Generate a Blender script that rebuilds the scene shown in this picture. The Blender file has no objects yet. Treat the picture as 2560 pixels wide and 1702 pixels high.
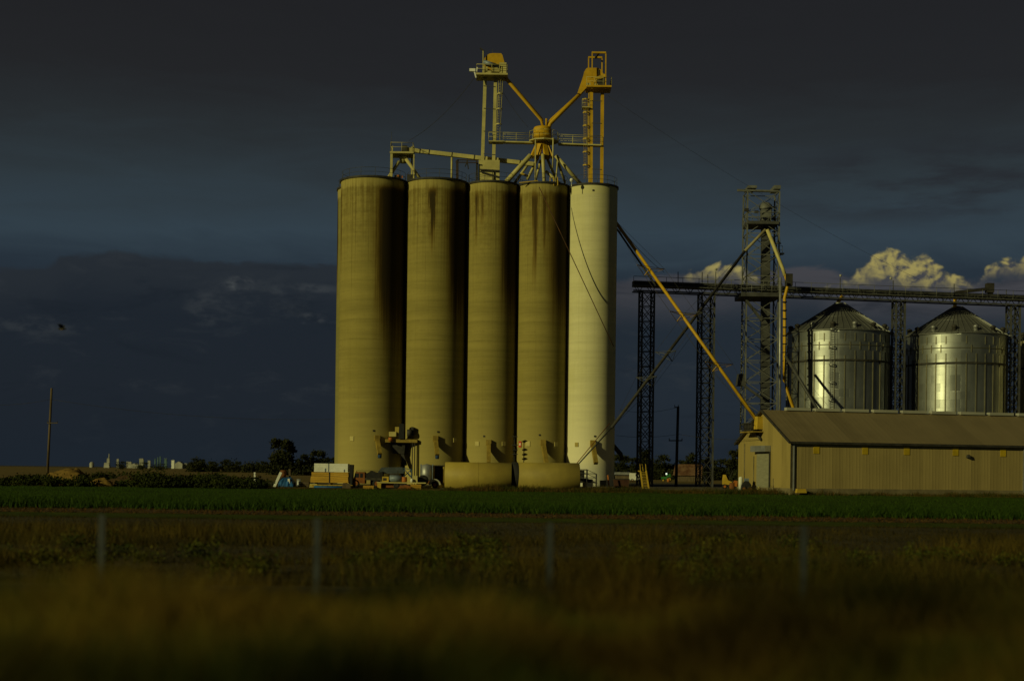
import bpy, math, random
import numpy as np
from mathutils import Vector
R = math.radians
rng = np.random.default_rng(7)
random.seed(7)
SC = bpy.context.scene
COL = SC.collection

# ------------------------------------------------------------------ camera, sky, sun, exposure
EYE = 3.4; F = 3556.0; PX0, PY0 = 1280.0, 1178.0; ROLL = R(0.7)
cam_d = bpy.data.cameras.new('camera'); cam = bpy.data.objects.new('camera', cam_d); COL.objects.link(cam)
cam.location = (0, 0, EYE)
cam_d.sensor_fit = 'HORIZONTAL'; cam_d.sensor_width = 36.0; cam_d.lens = 36.0 * F / 2560.0
cam_d.shift_y = (PY0 - 851.0) / 2560.0
cam_d.clip_start = 0.1; cam_d.clip_end = 30000
cam.rotation_mode = 'XYZ'
from mathutils import Matrix
cam.rotation_euler = (Matrix.Rotation(R(90), 3, 'X') @ Matrix.Rotation(ROLL, 3, 'Z')).to_euler()
SC.camera = cam
cam_d.dof.use_dof = True; cam_d.dof.focus_distance = 185.0; cam_d.dof.aperture_fstop = 0.36
SUN_EL, SUN_AZ = 19.0, 50.0      # degrees; sun stands behind the camera, to its left
sd = bpy.data.lights.new('sun', 'SUN'); sun = bpy.data.objects.new('sun', sd); COL.objects.link(sun)
sd.energy = 2.05; sd.angle = R(0.5); sd.color = (1.0, 0.92, 0.37)
to_sun = Vector((-math.sin(R(SUN_AZ)) * math.cos(R(SUN_EL)), -math.cos(R(SUN_AZ)) * math.cos(R(SUN_EL)), math.sin(R(SUN_EL))))
sun.rotation_euler = to_sun.to_track_quat('Z', 'Y').to_euler()
sun.location = to_sun * 100
SC.view_settings.view_transform = 'Standard'; SC.view_settings.look = 'None'
SC.view_settings.exposure = 0.0; SC.view_settings.gamma = 1.0
SC.cycles.max_bounces = 5; SC.cycles.diffuse_bounces = 2; SC.cycles.glossy_bounces = 2
SC.cycles.transparent_max_bounces = 4

def lin(c):
    return tuple(((x / 255.0) / 12.92 if x / 255.0 <= 0.04045 else ((x / 255.0 + 0.055) / 1.055) ** 2.4) for x in c)

W = bpy.data.worlds.new('World'); SC.world = W; W.use_nodes = True
NT = W.node_tree; NT.nodes.clear()
class NG:
    """small helper to write node maths"""
    def __init__(s, nt): s.nt = nt
    def n(s, t, **k):
        q = s.nt.nodes.new(t)
        for a, b in k.items(): setattr(q, a, b)
        return q
    def put(s, sock, v):
        if isinstance(v, (int, float, tuple, list)): sock.default_value = v
        else: s.nt.links.new(v, sock)
    def m(s, op, a, b=0.0, c=0.0, clamp=False):
        q = s.n('ShaderNodeMath', operation=op, use_clamp=clamp)
        s.put(q.inputs[0], a); s.put(q.inputs[1], b); s.put(q.inputs[2], c)
        return q.outputs[0]
    def ss(s, v, a, b, lo=0.0, hi=1.0):
        q = s.n('ShaderNodeMapRange', interpolation_type='SMOOTHSTEP')
        s.put(q.inputs['Value'], v); q.inputs['From Min'].default_value = a; q.inputs['From Max'].default_value = b
        q.inputs['To Min'].default_value = lo; q.inputs['To Max'].default_value = hi
        return q.outputs['Result']
    def lr(s, v, a, b, lo=0.0, hi=1.0):
        q = s.n('ShaderNodeMapRange', interpolation_type='LINEAR')
        s.put(q.inputs['Value'], v); q.inputs['From Min'].default_value = a; q.inputs['From Max'].default_value = b
        q.inputs['To Min'].default_value = lo; q.inputs['To Max'].default_value = hi
        return q.outputs['Result']
    def mix(s, f, a, b, bt='MIX'):
        q = s.n('ShaderNodeMixRGB', blend_type=bt)
        s.put(q.inputs[0], f)
        for i, v in ((1, a), (2, b)):
            if isinstance(v, tuple): v = tuple(v) + (1,) if len(v) == 3 else v
            s.put(q.inputs[i], v)
        return q.outputs[0]
    def xyz(s, x, y, z):
        q = s.n('ShaderNodeCombineXYZ'); s.put(q.inputs[0], x); s.put(q.inputs[1], y); s.put(q.inputs[2], z)
        return q.outputs[0]
    def noise(s, vec, scale, detail=4.0, rough=0.55, dist=0.0, dim='3D'):
        q = s.n('ShaderNodeTexNoise', noise_dimensions=dim)
        s.nt.links.new(vec, q.inputs['Vector']); q.inputs['Scale'].default_value = scale
        q.inputs['Detail'].default_value = detail; q.inputs['Roughness'].default_value = rough
        q.inputs['Distortion'].default_value = dist
        return q.outputs['Fac']
    def curve(s, v, pts, x0, x1, y0, y1):
        q = s.n('ShaderNodeFloatCurve'); cm = q.mapping; cu = cm.curves[0]
        s.put(q.inputs['Value'], s.lr(v, x0, x1))
        P = [((x - x0) / (x1 - x0), (y - y0) / (y1 - y0)) for x, y in pts]
        cu.points[0].location = P[0]; cu.points[1].location = P[-1]
        for p in P[1:-1]: cu.points.new(*p)
        cm.update()
        return s.lr(q.outputs[0], 0, 1, y0, y1)
    def ramp(s, v, stops):
        q = s.n('ShaderNodeValToRGB'); s.put(q.inputs[0], v); e = q.color_ramp.elements
        while len(e) > 1: e.remove(e[-1])
        e[0].position = stops[0][0]; e[0].color = tuple(stops[0][1]) + (1,)
        for p, c in stops[1:]:
            k = e.new(p); k.color = tuple(c) + (1,)
        return q.outputs[0]

g = NG(NT)
tc = g.n('ShaderNodeTexCoord'); sep = g.n('ShaderNodeSeparateXYZ'); NT.links.new(tc.outputs['Generated'], sep.inputs[0])
dx, dy, dz = sep.outputs
AZ = g.m('MULTIPLY', g.m('ARCTAN2', dx, dy), 57.29578)
EL = g.m('MULTIPLY', g.m('ARCSINE', dz), 57.29578)
def azd(px): return math.degrees(math.atan((px - PX0) / F))
def eld(px, py): return math.degrees(math.atan(((PY0 + (px - PX0) * math.tan(ROLL)) - py) / math.hypot(F, px - PX0)))
sky = g.n('ShaderNodeTexSky', sky_type='NISHITA'); sky.sun_disc = False
sky.sun_elevation = R(SUN_EL); sky.sun_rotation = R(180 + SUN_AZ); sky.dust_density = 2.0
P2 = g.xyz(AZ, EL, 0.0)
Pst = g.xyz(g.m('MULTIPLY', AZ, 0.16), g.m('MULTIPLY', EL, 0.75), 2.3)
wisp = g.noise(Pst, 1.0, 6.0, 0.6, 0.6)
wisp2 = g.noise(g.xyz(g.m('MULTIPLY', AZ, 0.33), g.m('MULTIPLY', EL, 1.0), 7.7), 1.1, 6.0, 0.62, 0.4)
# storm-cloud layers laid over the clear sky (direction space: azimuth, elevation)
k = 1.0
elw = g.m('ADD', EL, g.m('MULTIPLY', g.m('SUBTRACT', wisp, 0.5), 2.6))
storm = g.ramp(g.lr(elw, 0.0, 20.0), [(0.0, lin((29, 38, 47))), (0.20, lin((27, 36, 46))), (0.38, lin((38, 49, 60))),
        (0.46, lin((51, 65, 75))), (0.56, lin((47, 57, 63))), (0.66, lin((41, 46, 49))), (0.76, lin((36, 37, 39))), (0.95, lin((33, 33, 35)))])
# bank of dark cloud
bankT = g.curve(AZ, [(azd(x), eld(x, y)) for x, y in [(-400, 690), (0, 668), (110, 662), (170, 634), (320, 636), (500, 645), (700, 652), (860, 660), (1100, 690), (1500, 698),
        (1650, 692), (1760, 688), (1900, 676), (2010, 662), (2120, 690), (2300, 700), (2560, 690), (3000, 690)]], -27, 27, 4.0, 12.0)
hb = g.m('SUBTRACT', g.m('ADD', bankT, g.m('MULTIPLY', g.m('SUBTRACT', wisp2, 0.5), 1.1)), EL)
bank = g.ss(hb, -0.08, 0.20)
rightness = g.ss(AZ, -2.0, 7.0)
bankTop = g.mix(rightness, lin((38, 44, 51)), lin((67, 67, 72)))
bankLow = g.mix(rightness, lin((29, 36, 45)), lin((33, 42, 52)))
bankcol = g.mix(g.ss(hb, 0.2, 2.3), bankTop, bankLow)
bankcol = g.mix(g.ss(wisp2, 0.54, 0.76, 0.0, 0.32), bankcol, lin((52, 57, 62)))
bankcol = g.mix(g.ss(wisp, 0.48, 0.30, 0.0, 0.6), bankcol, lin((24, 31, 40)))
bank = g.m('MULTIPLY', bank, g.ss(EL, 0.2, 3.2, 0.35, 1.0))
c = g.mix(bank, storm, bankcol)
# dark smear on the right, small lit scraps on the left
smear = g.m('MULTIPLY', g.ss(g.noise(g.xyz(g.m('MULTIPLY', AZ, 0.18), g.m('MULTIPLY', EL, 0.9), 4.1), 1.2, 5, 0.6), 0.40, 0.64),
            g.m('MULTIPLY', g.ss(AZ, 8.0, 15.0), g.m('MULTIPLY', g.ss(EL, 9.2, 10.8), g.ss(EL, 13.5, 11.6))))
c = g.mix(g.m('MULTIPLY', smear, 0.75), c, lin((37, 38, 43)))
def scrap(px, py, wx, wy, amt):
    a0, e0 = azd(px), eld(px, py)
    q = g.m('ADD', g.m('POWER', g.m('DIVIDE', g.m('SUBTRACT', AZ, a0), wx), 2.0), g.m('POWER', g.m('DIVIDE', g.m('SUBTRACT', EL, e0), wy), 2.0))
    q = g.ss(q, 1.0, 0.0)
    return g.m('MULTIPLY', g.m('MULTIPLY', q, g.ss(g.noise(g.xyz(g.m('MULTIPLY', AZ, 0.8), g.m('MULTIPLY', EL, 1.6), px * 0.01), 1.3, 5, 0.62), 0.40, 0.66)), amt)
for a in ((592, 710, 0.75, 0.38, 0.55), (640, 745, 3.4, 1.2, 0.10), (775, 797, 0.7, 0.3, 0.40), (735, 722, 2.4, 0.3, 0.24), (515, 775, 1.2, 0.8, 0.18), (90, 815, 2.4, 0.5, 0.16)):
    c = g.mix(scrap(*a), c, lin((86, 90, 90)))
# sunlit cumulus heads along the right
cumT = g.curve(AZ, [(azd(x), eld(x, y)) for x, y in [(-400, 860), (1560, 860), (1640, 730), (1690, 697), (1740, 674), (1790, 658), (1830, 664), (1870, 684), (1930, 720),
        (2030, 730), (2095, 706), (2120, 692), (2145, 664), (2180, 632), (2210, 618), (2240, 626), (2268, 644), (2288, 650), (2302, 638), (2325, 648), (2360, 680), (2400, 694), (2425, 708),
        (2440, 700), (2458, 676), (2480, 657), (2505, 652), (2530, 652), (2560, 638), (2620, 620), (2800, 690), (3000, 860)]], -27, 27, 4.0, 12.0)
P3 = g.xyz(AZ, g.m('MULTIPLY', EL, 1.15), 0.4)
cn = g.noise(P3, 1.9, 5.0, 0.52, 0.35)
P3s = g.xyz(g.m('ADD', AZ, -0.11), g.m('ADD', g.m('MULTIPLY', EL, 1.15), 0.12), 0.4)
cn2 = g.noise(P3s, 1.9, 5.0, 0.52, 0.35)
hc = g.m('ADD', g.m('SUBTRACT', cumT, EL), g.m('MULTIPLY', g.m('SUBTRACT', cn, 0.5), 0.85))
cmask = g.m('MULTIPLY', g.ss(hc, -0.06, 0.20), g.ss(AZ, 2.8, 3.8))
litn = g.m('ADD', g.m('MULTIPLY', g.m('SUBTRACT', cn, cn2), 4.6), 0.60, clamp=True)
cumB = g.curve(AZ, [(azd(x), eld(x, y)) for x, y in [(-400, 690), (1500, 686), (1640, 690), (1800, 684), (1880, 694), (2000, 706), (2110, 702), (2190, 690), (2250, 702), (2330, 714), (2410, 708), (2445, 694), (2470, 672), (2560, 668), (3000, 690)]], -27, 27, 4.0, 12.0)
base = g.ss(g.m('ADD', g.m('SUBTRACT', EL, cumB), g.m('MULTIPLY', g.m('SUBTRACT', cn2, 0.5), 1.3)), -0.42, 0.30)
lit = g.m('MULTIPLY', litn, base)
ccol = g.mix(lit, lin((66, 67, 71)), lin((158, 146, 86)))
c = g.mix(cmask, c, g.mix(g.ss(g.m('SUBTRACT', EL, cumB), -0.6, -0.05), c, ccol))
# below the horizon
c = g.mix(g.ss(EL, -0.2, -1.5), c, lin((24, 26, 24)))
# the clear sky shows thinly through the storm layer
skyc = g.mix(1.0, sky.outputs[0], (0.006, 0.006, 0.006), 'MULTIPLY')
c = g.mix(0.88, skyc, c)
sc_ = g.mix(1.0, c, (10.0, 10.0, 10.0), 'MULTIPLY')
bg = g.n('ShaderNodeBackground'); NT.links.new(sc_, bg.inputs[0]); bg.inputs[1].default_value = 0.1
wo = g.n('ShaderNodeOutputWorld'); NT.links.new(bg.outputs[0], wo.inputs[0])
W.cycles.sampling_method = 'MANUAL'; W.cycles.sample_map_resolution = 512

# ------------------------------------------------------------------ helpers
def ray(px, py):
    u, v = px - PX0, PY0 - py
    cr, sr = math.cos(ROLL), math.sin(ROLL)
    return (u * cr - v * sr) / F, (u * sr + v * cr) / F
def at(px, py, d):
    a, b = ray(px, py)
    return Vector((a * d, d, EYE + b * d))
GP = [(-40, 1.95), (0, 1.9), (12, 1.62), (20, 1.05), (26, 0.5), (31, 0.06), (33, 0.0), (41, 0.0), (43, -0.08), (60, 0.1), (85, 0.32), (96, 0.36), (110, 0.55), (150, 0.98), (163, 1.12), (172, 1.5), (178, 1.6), (260, 1.6), (600, 1.5), (9000, 1.5)]
def gz(d): return float(np.interp(d, [p[0] for p in GP], [p[1] for p in GP]))
def gp(px, d, dz=0.0):
    """ground point under column px at distance d (uses the row where the ground shows)"""
    row = PY0 + (EYE - gz(d)) / d * F + (px - PX0) * math.tan(ROLL)
    p = at(px, row, d); p.z = gz(d) + dz
    return p

MATS = {}
def mat(name, col, rough=0.75, var=0.25, scale=1.0, metal=0.0, bump=0.0, bscale=None, col2=None, detail=5, stretch=(1, 1, 1), spec=0.3):
    if name in MATS: return MATS[name]
    m = bpy.data.materials.new(name); m.use_nodes = True; nt = m.node_tree; h = NG(nt)
    b = nt.nodes['Principled BSDF']; b.inputs['Roughness'].default_value = rough; b.inputs['Metallic'].default_value = metal
    b.inputs['Specular IOR Level'].default_value = spec
    t = h.n('ShaderNodeTexCoord'); mp = h.n('ShaderNodeMapping'); mp.inputs['Scale'].default_value = stretch
    nt.links.new(t.outputs['Object'], mp.inputs[0]); v = mp.outputs[0]
    n = h.noise(v, scale, detail, 0.6)
    d2 = tuple(x * (1 - var) for x in col) if col2 is None else col2
    l2 = tuple(min(1, x * (1 + var)) for x in col) if col2 is None else col
    nt.links.new(h.mix(h.ss(n, 0.3, 0.7), d2, l2), b.inputs['Base Color'])
    if bump:
        bn = h.n('ShaderNodeBump'); bn.inputs['Strength'].default_value = bump; bn.inputs['Distance'].default_value = 0.05
        nt.links.new(h.noise(v, bscale or scale * 6, 5, 0.6), bn.inputs['Height']); nt.links.new(bn.outputs[0], b.inputs['Normal'])
    MATS[name] = m
    return m
def attr_mat(name, rough=0.85, trans=0.0):
    if name in MATS: return MATS[name]
    m = bpy.data.materials.new(name); m.use_nodes = True; nt = m.node_tree; b = nt.nodes['Principled BSDF']
    a = nt.nodes.new('ShaderNodeAttribute'); a.attribute_name = 'Col'
    nt.links.new(a.outputs['Color'], b.inputs['Base Color']); b.inputs['Roughness'].default_value = rough
    b.inputs['Specular IOR Level'].default_value = 0.1
    MATS[name] = m
    return m

ORG = {}
def props(o, label=None, cat=None, group=None, kind=None):
    if label: o['label'] = label
    if cat: o['category'] = cat
    if group: o['group'] = group
    if kind: o['kind'] = kind
    return o
def thing(name, label, cat, loc, group=None):
    o = bpy.data.objects.new(name, None); COL.objects.link(o); o.location = loc; o.empty_display_size = 0.5
    ORG[o.name] = Vector(loc)
    return props(o, label, cat, group)

class MB:
    def __init__(s): s.v = []; s.f = []; s.smooth = set()
    def add(s, vs, fs, smooth=False):
        b = len(s.v); s.v += [tuple(x) for x in vs]
        for f in fs:
            if smooth: s.smooth.add(len(s.f))
            s.f.append(tuple(i + b for i in f))
        return s
    def box(s, c, size, rz=0.0, taper=1.0, shear=(0, 0)):
        cx, cy, cz = c; x, y, z = size[0] / 2, size[1] / 2, size[2] / 2
        cr, sr = math.cos(rz), math.sin(rz); vs = []
        for k in (-1, 1):
            q = taper if k > 0 else 1.0; ox, oy = (shear if k > 0 else (0, 0))
            for a, b in ((-1, -1), (1, -1), (1, 1), (-1, 1)):
                X, Y = a * x * q + ox, b * y * q + oy
                vs.append((cx + X * cr - Y * sr, cy + X * sr + Y * cr, cz + k * z))
        return s.add(vs, [(3, 2, 1, 0), (4, 5, 6, 7), (0, 1, 5, 4), (1, 2, 6, 5), (2, 3, 7, 6), (3, 0, 4, 7)])
    def bar(s, p, q, w, h=None):
        """box beam from p to q"""
        p, q = Vector(p), Vector(q); h = h or w; d = q - p
        if d.length < 1e-6: return s
        d.normalize(); up = Vector((0, 0, 1)) if abs(d.z) < 0.95 else Vector((0, 1, 0))
        a = d.cross(up).normalized(); b = a.cross(d).normalized()
        vs = []
        for e in (p, q):
            for i, j in ((-1, -1), (1, -1), (1, 1), (-1, 1)): vs.append(e + a * (i * w / 2) + b * (j * h / 2))
        return s.add(vs, [(3, 2, 1, 0), (4, 5, 6, 7), (0, 1, 5, 4), (1, 2, 6, 5), (2, 3, 7, 6), (3, 0, 4, 7)])
    def tube(s, pts, r, n=8, r2=None, cap=True):
        pts = [Vector(p) for p in pts]; rings = []
        N = len(pts)
        for i, p in enumerate(pts):
            d = (pts[min(i + 1, N - 1)] - pts[max(i - 1, 0)]).normalized()
            up = Vector((0, 0, 1)) if abs(d.z) < 0.95 else Vector((0, 1, 0))
            a = d.cross(up).normalized(); b = a.cross(d).normalized()
            rr = r if r2 is None else r + (r2 - r) * i / (N - 1)
            rings.append([p + a * (rr * math.cos(2 * math.pi * k / n)) + b * (rr * math.sin(2 * math.pi * k / n)) for k in range(n)])
        vs = [v for q in rings for v in q]; fs = []
        for i in range(N - 1):
            for k in range(n): fs.append((i * n + k, i * n + (k + 1) % n, (i + 1) * n + (k + 1) % n, (i + 1) * n + k))
        s.add(vs, fs, True)
        if cap:
            b0 = len(s.v) - N * n
            s.f.append(tuple(b0 + k for k in range(n))[::-1]); s.f.append(tuple(b0 + (N - 1) * n + k for k in range(n)))
        return s
    def lathe(s, c, prof, n=48, smooth=True, a0=0.0, a1=2 * math.pi):
        """prof: list of (radius, z) round the vertical axis through c"""
        full = abs(a1 - a0 - 2 * math.pi) < 1e-6; m = n if full else n + 1
        vs = []; fs = []
        for r, z in prof:
            for k in range(m):
                t = a0 + (a1 - a0) * k / n; vs.append((c[0] + r * math.sin(t), c[1] - r * math.cos(t), c[2] + z))
        for i in range(len(prof) - 1):
            for k in range(n):
                k2 = (k + 1) % m
                fs.append((i * m + k, i * m + k2, (i + 1) * m + k2, (i + 1) * m + k))
        return s.add(vs, fs, smooth)
    def prism(s, outline, y0, y1, O, ax=Vector((1, 0, 0)), ay=Vector((0, 1, 0))):
        """outline of (x, z) extruded along ay, about origin O with x along ax"""
        n = len(outline); O = Vector(O); vs = []
        for y in (y0, y1):
            for x, z in outline: vs.append(O + ax * x + ay * y + Vector((0, 0, z)))
        fs = [tuple(range(n)), tuple(range(2 * n - 1, n - 1, -1))]
        for k in range(n): fs.append((k, k + n, (k + 1) % n + n, (k + 1) % n))
        return s.add(vs, fs)
    def ring(s, c, r, tr, n=40, k=5):
        pts = [(c[0] + r * math.sin(2 * math.pi * i / n), c[1] - r * math.cos(2 * math.pi * i / n), c[2]) for i in range(n + 1)]
        return s.tube(pts, tr, k, cap=False)
    def build_each(s, name, m, parent, per=1):
        """one object for every run of per separate pieces"""
        N = len(s.v); lab = list(range(N))
        def root(i):
            while lab[i] != i: lab[i] = lab[lab[i]]; i = lab[i]
            return i
        for f in s.f:
            a = root(f[0])
            for i in f[1:]:
                b = root(i); a, b = min(a, b), max(a, b); lab[b] = a
        order = []; ids = {}
        for i in range(N):
            r_ = root(i)
            if r_ not in ids: ids[r_] = len(order); order.append(r_)
        ng = (len(order) + per - 1) // per
        for g_ in range(ng):
            q = MB(); mp = {}
            for i in range(N):
                if ids[root(i)] // per == g_: mp[i] = len(q.v); q.v.append(s.v[i])
            for k_, f in enumerate(s.f):
                if f[0] in mp:
                    if k_ in s.smooth: q.smooth.add(len(q.f))
                    q.f.append(tuple(mp[i] for i in f))
            q.build(name, m, parent)
    def build(s, name, m, parent=None, label=None, cat=None, group=None, kind=None, col=None):
        me = bpy.data.meshes.new(name)
        V = np.array(s.v, dtype=float).reshape(-1, 3)
        if parent is not None: org = ORG[parent.name]
        else:
            org = Vector(((V[:, 0].min() + V[:, 0].max()) / 2, (V[:, 1].min() + V[:, 1].max()) / 2, V[:, 2].min())) if kind != 'structure' else Vector((0, 0, 0))
        V = V - np.array(org)
        me.from_pydata(V.tolist(), [], s.f); me.update()
        if s.smooth:
            fl = np.zeros(len(s.f), dtype=bool); fl[list(s.smooth)] = True
            me.polygons.foreach_set('use_smooth', fl)
        o = bpy.data.objects.new(name, me); COL.objects.link(o); me.materials.append(m)
        if parent is not None: o.parent = parent
        else: o.location = org
        ORG[o.name] = org
        return props(o, label, cat, group, kind)

def npmesh(name, V, Fq, m, colors=None, label=None, cat=None, kind=None, group=None, parent=None, smooth=False):
    """fast mesh of quads from arrays"""
    org = np.array(ORG[parent.name]) if parent is not None else np.zeros(3)
    me = bpy.data.meshes.new(name); nf = len(Fq); k = Fq.shape[1]
    me.vertices.add(len(V)); me.vertices.foreach_set('co', (V - org).astype(np.float32).ravel())
    me.loops.add(nf * k); me.loops.foreach_set('vertex_index', Fq.astype(np.int32).ravel())
    me.polygons.add(nf); me.polygons.foreach_set('loop_start', np.arange(0, nf * k, k, dtype=np.int32))
    me.polygons.foreach_set('loop_total', np.full(nf, k, dtype=np.int32))
    me.update(calc_edges=True)
    if colors is not None:
        a = me.color_attributes.new('Col', 'FLOAT_COLOR', 'POINT')
        a.data.foreach_set('color', np.concatenate([colors, np.ones((len(colors), 1))], 1).astype(np.float32).ravel())
    if smooth: me.polygons.foreach_set('use_smooth', np.ones(nf, dtype=bool))
    me.materials.append(m)
    o = bpy.data.objects.new(name, me); COL.objects.link(o)
    if parent is not None: o.parent = parent
    ORG[o.name] = Vector(org)
    return props(o, label, cat, group, kind)

_T = {}
def vnoise(x, y, s, seed=0):
    """value noise 0..1"""
    if seed not in _T: _T[seed] = np.random.default_rng(seed + 100).random((256, 256))
    T = _T[seed]; x = x / s; y = y / s
    xi = np.floor(x).astype(int); yi = np.floor(y).astype(int); fx = x - xi; fy = y - yi
    fx = fx * fx * (3 - 2 * fx); fy = fy * fy * (3 - 2 * fy)
    a = T[xi % 256, yi % 256]; b = T[(xi + 1) % 256, yi % 256]; c_ = T[xi % 256, (yi + 1) % 256]; d = T[(xi + 1) % 256, (yi + 1) % 256]
    return (a * (1 - fx) + b * fx) * (1 - fy) + (c_ * (1 - fx) + d * fx) * fy
def fnoise(x, y, s, seed=0):
    return 0.55 * vnoise(x, y, s, seed) + 0.3 * vnoise(x, y, s * 0.45, seed + 1) + 0.15 * vnoise(x, y, s * 0.2, seed + 2)

def sheet(name, y0, y1, x0, x1, dz, m, nx=2, ny=None, kind='structure', wob=0.0, **kw):
    ys = sorted(set([y0, y1] + [p[0] for p in GP if y0 < p[0] < y1] + ([] if ny is None else list(np.linspace(y0, y1, ny)))))
    xs = np.linspace(x0, x1, nx)
    V = np.array([(x, y, gz(y) + dz) for y in ys for x in xs]); n = len(xs)
    if wob:
        e = [(y == y0) or (y == y1) for y in ys for x in xs]
        V[:, 1] += np.where(e, (fnoise(V[:, 0], V[:, 1], 6.0, 9) - 0.5) * wob, 0)
    Fq = np.array([(i * n + j, i * n + j + 1, (i + 1) * n + j + 1, (i + 1) * n + j) for i in range(len(ys) - 1) for j in range(n - 1)])
    return npmesh(name, V, Fq, m, kind=kind, **kw)

# ------------------------------------------------------------------ materials
M_ground = mat('ground_dry_earth', (0.040, 0.032, 0.012), 0.95, 0.35, 0.35, bump=0.5, bscale=6)
M_field = mat('field_tan_stubble', (0.115, 0.078, 0.010), 0.95, 0.3, 0.05, bump=0.6, bscale=3)
M_green = mat('young_green_crop', (0.026, 0.052, 0.002), 0.9, 0.22, 0.12, bump=0.9, bscale=5, stretch=(0.5, 1.5, 1), spec=0.1)
M_greenstrip = mat('mown_grass', (0.040, 0.054, 0.004), 0.9, 0.3, 0.5, bump=0.8, bscale=9, spec=0.1)
M_soil = mat('tilled_soil', (0.052, 0.030, 0.010), 0.95, 0.5, 0.9, bump=1.0, bscale=5)
M_yard = mat('gravel_yard', (0.075, 0.066, 0.040), 0.95, 0.4, 0.5, bump=0.7, bscale=8)
M_asph = mat('asphalt', (0.026, 0.029, 0.034), 0.95, 0.2, 1.5, bump=0.25, bscale=30, spec=0.02)
M_yline = mat('yellow_road_paint', (0.55, 0.33, 0.02), 0.7, 0.15, 3)
M_wline = mat('white_road_paint', (0.30, 0.30, 0.26), 0.7, 0.15, 3)
M_sock = mat('dark_blue_sock', (0.012, 0.035, 0.10), 0.8, 0.2, 3)
M_hatch = mat('pale_hatch_paint', (0.42, 0.36, 0.13), 0.6, 0.1, 2)
M_spout = mat('ochre_spout_paint', (0.24, 0.17, 0.03), 0.6, 0.25, 1.5)
M_cream = mat('cream_painted_steel', (0.42, 0.375, 0.15), 0.55, 0.16, 0.8, bump=0.05)
M_yel = mat('yellow_painted_steel', (0.46, 0.275, 0.008), 0.55, 0.16, 0.9, bump=0.05)
M_yel2 = mat('bright_yellow_paint', (0.44, 0.30, 0.03), 0.6, 0.15, 1.2)
M_galv = mat('galvanised_steel', (0.30, 0.31, 0.32), 0.5, 0.2, 1.2, metal=0.6)
M_dsteel = mat('weathered_dark_steel', (0.070, 0.072, 0.072), 0.6, 0.3, 0.8, metal=0.3)
M_gsteel = mat('grey_lattice_steel', (0.15, 0.155, 0.15), 0.6, 0.25, 0.8, metal=0.3)
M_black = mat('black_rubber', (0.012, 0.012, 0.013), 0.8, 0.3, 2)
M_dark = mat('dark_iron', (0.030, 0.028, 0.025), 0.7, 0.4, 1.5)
M_white = mat('white_paint', (0.66, 0.67, 0.62), 0.6, 0.12, 1.0)
M_rust = mat('rusted_steel', (0.23, 0.085, 0.018), 0.85, 0.4, 1.6, col2=(0.12, 0.045, 0.014))
M_rustdark = mat('dark_rust', (0.10, 0.04, 0.014), 0.85, 0.4, 1.0, col2=(0.03, 0.022, 0.016))
M_rustroof = mat('rusty_roof_sheet', (0.17, 0.10, 0.055), 0.8, 0.4, 0.9, col2=(0.07, 0.025, 0.01), stretch=(1, 1, 0.3))
M_wood = mat('weathered_wood', (0.10, 0.075, 0.045), 0.85, 0.35, 2, stretch=(1, 1, 0.2))
M_lumber = mat('yellow_lumber', (0.46, 0.27, 0.03), 0.7, 0.3, 1.5, stretch=(0.3, 1, 6))
M_blue = mat('blue_tarp', (0.012, 0.075, 0.22), 0.55, 0.3, 1.5)
M_bluegrey = mat('blue_grey_metal', (0.16, 0.20, 0.26), 0.5, 0.3, 1.2, metal=0.2)
M_tan = mat('tan_painted_tank', (0.36, 0.28, 0.055), 0.6, 0.22, 0.5, col2=(0.29, 0.22, 0.045))
M_tan2 = mat('darker_tan_tank', (0.30, 0.235, 0.05), 0.65, 0.2, 0.4, col2=(0.23, 0.18, 0.04))  # darker tan than the left tank
M_orange = mat('orange_paint', (0.36, 0.12, 0.02), 0.6, 0.2, 1.5)
M_red = mat('red_paint', (0.45, 0.04, 0.02), 0.6, 0.15, 2)
M_greenp = mat('green_machine_paint', (0.03, 0.16, 0.03), 0.5, 0.2, 2)
M_glass = mat('dark_window_glass', (0.02, 0.025, 0.03), 0.12, 0.1, 1, spec=0.5)
M_teal = mat('teal_cladding', (0.07, 0.13, 0.135), 0.7, 0.2, 0.1)
M_pale = mat('pale_plant_cladding', (0.32, 0.32, 0.28), 0.7, 0.2, 0.1)
M_post = mat('zinc_fence_post', (0.034, 0.041, 0.046), 0.6, 0.2, 4, metal=0.2)
M_concrete = mat('footing_concrete', (0.16, 0.135, 0.075), 0.9, 0.25, 0.6, bump=0.2)
M_leaf = mat('tree_foliage', (0.034, 0.036, 0.012), 0.9, 0.4, 0.3, col2=(0.014, 0.018, 0.007), spec=0.1)
M_leaf2 = mat('hedge_foliage', (0.030, 0.038, 0.005), 0.9, 0.4, 0.35, col2=(0.010, 0.015, 0.004), spec=0.1)
M_bark = mat('bark', (0.05, 0.038, 0.025), 0.9, 0.3, 3)
M_dirt = mat('dirt_heap', (0.17, 0.105, 0.022), 0.95, 0.35, 1.2, bump=0.8, bscale=4)
M_attr = attr_mat('grass_blades')

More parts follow.
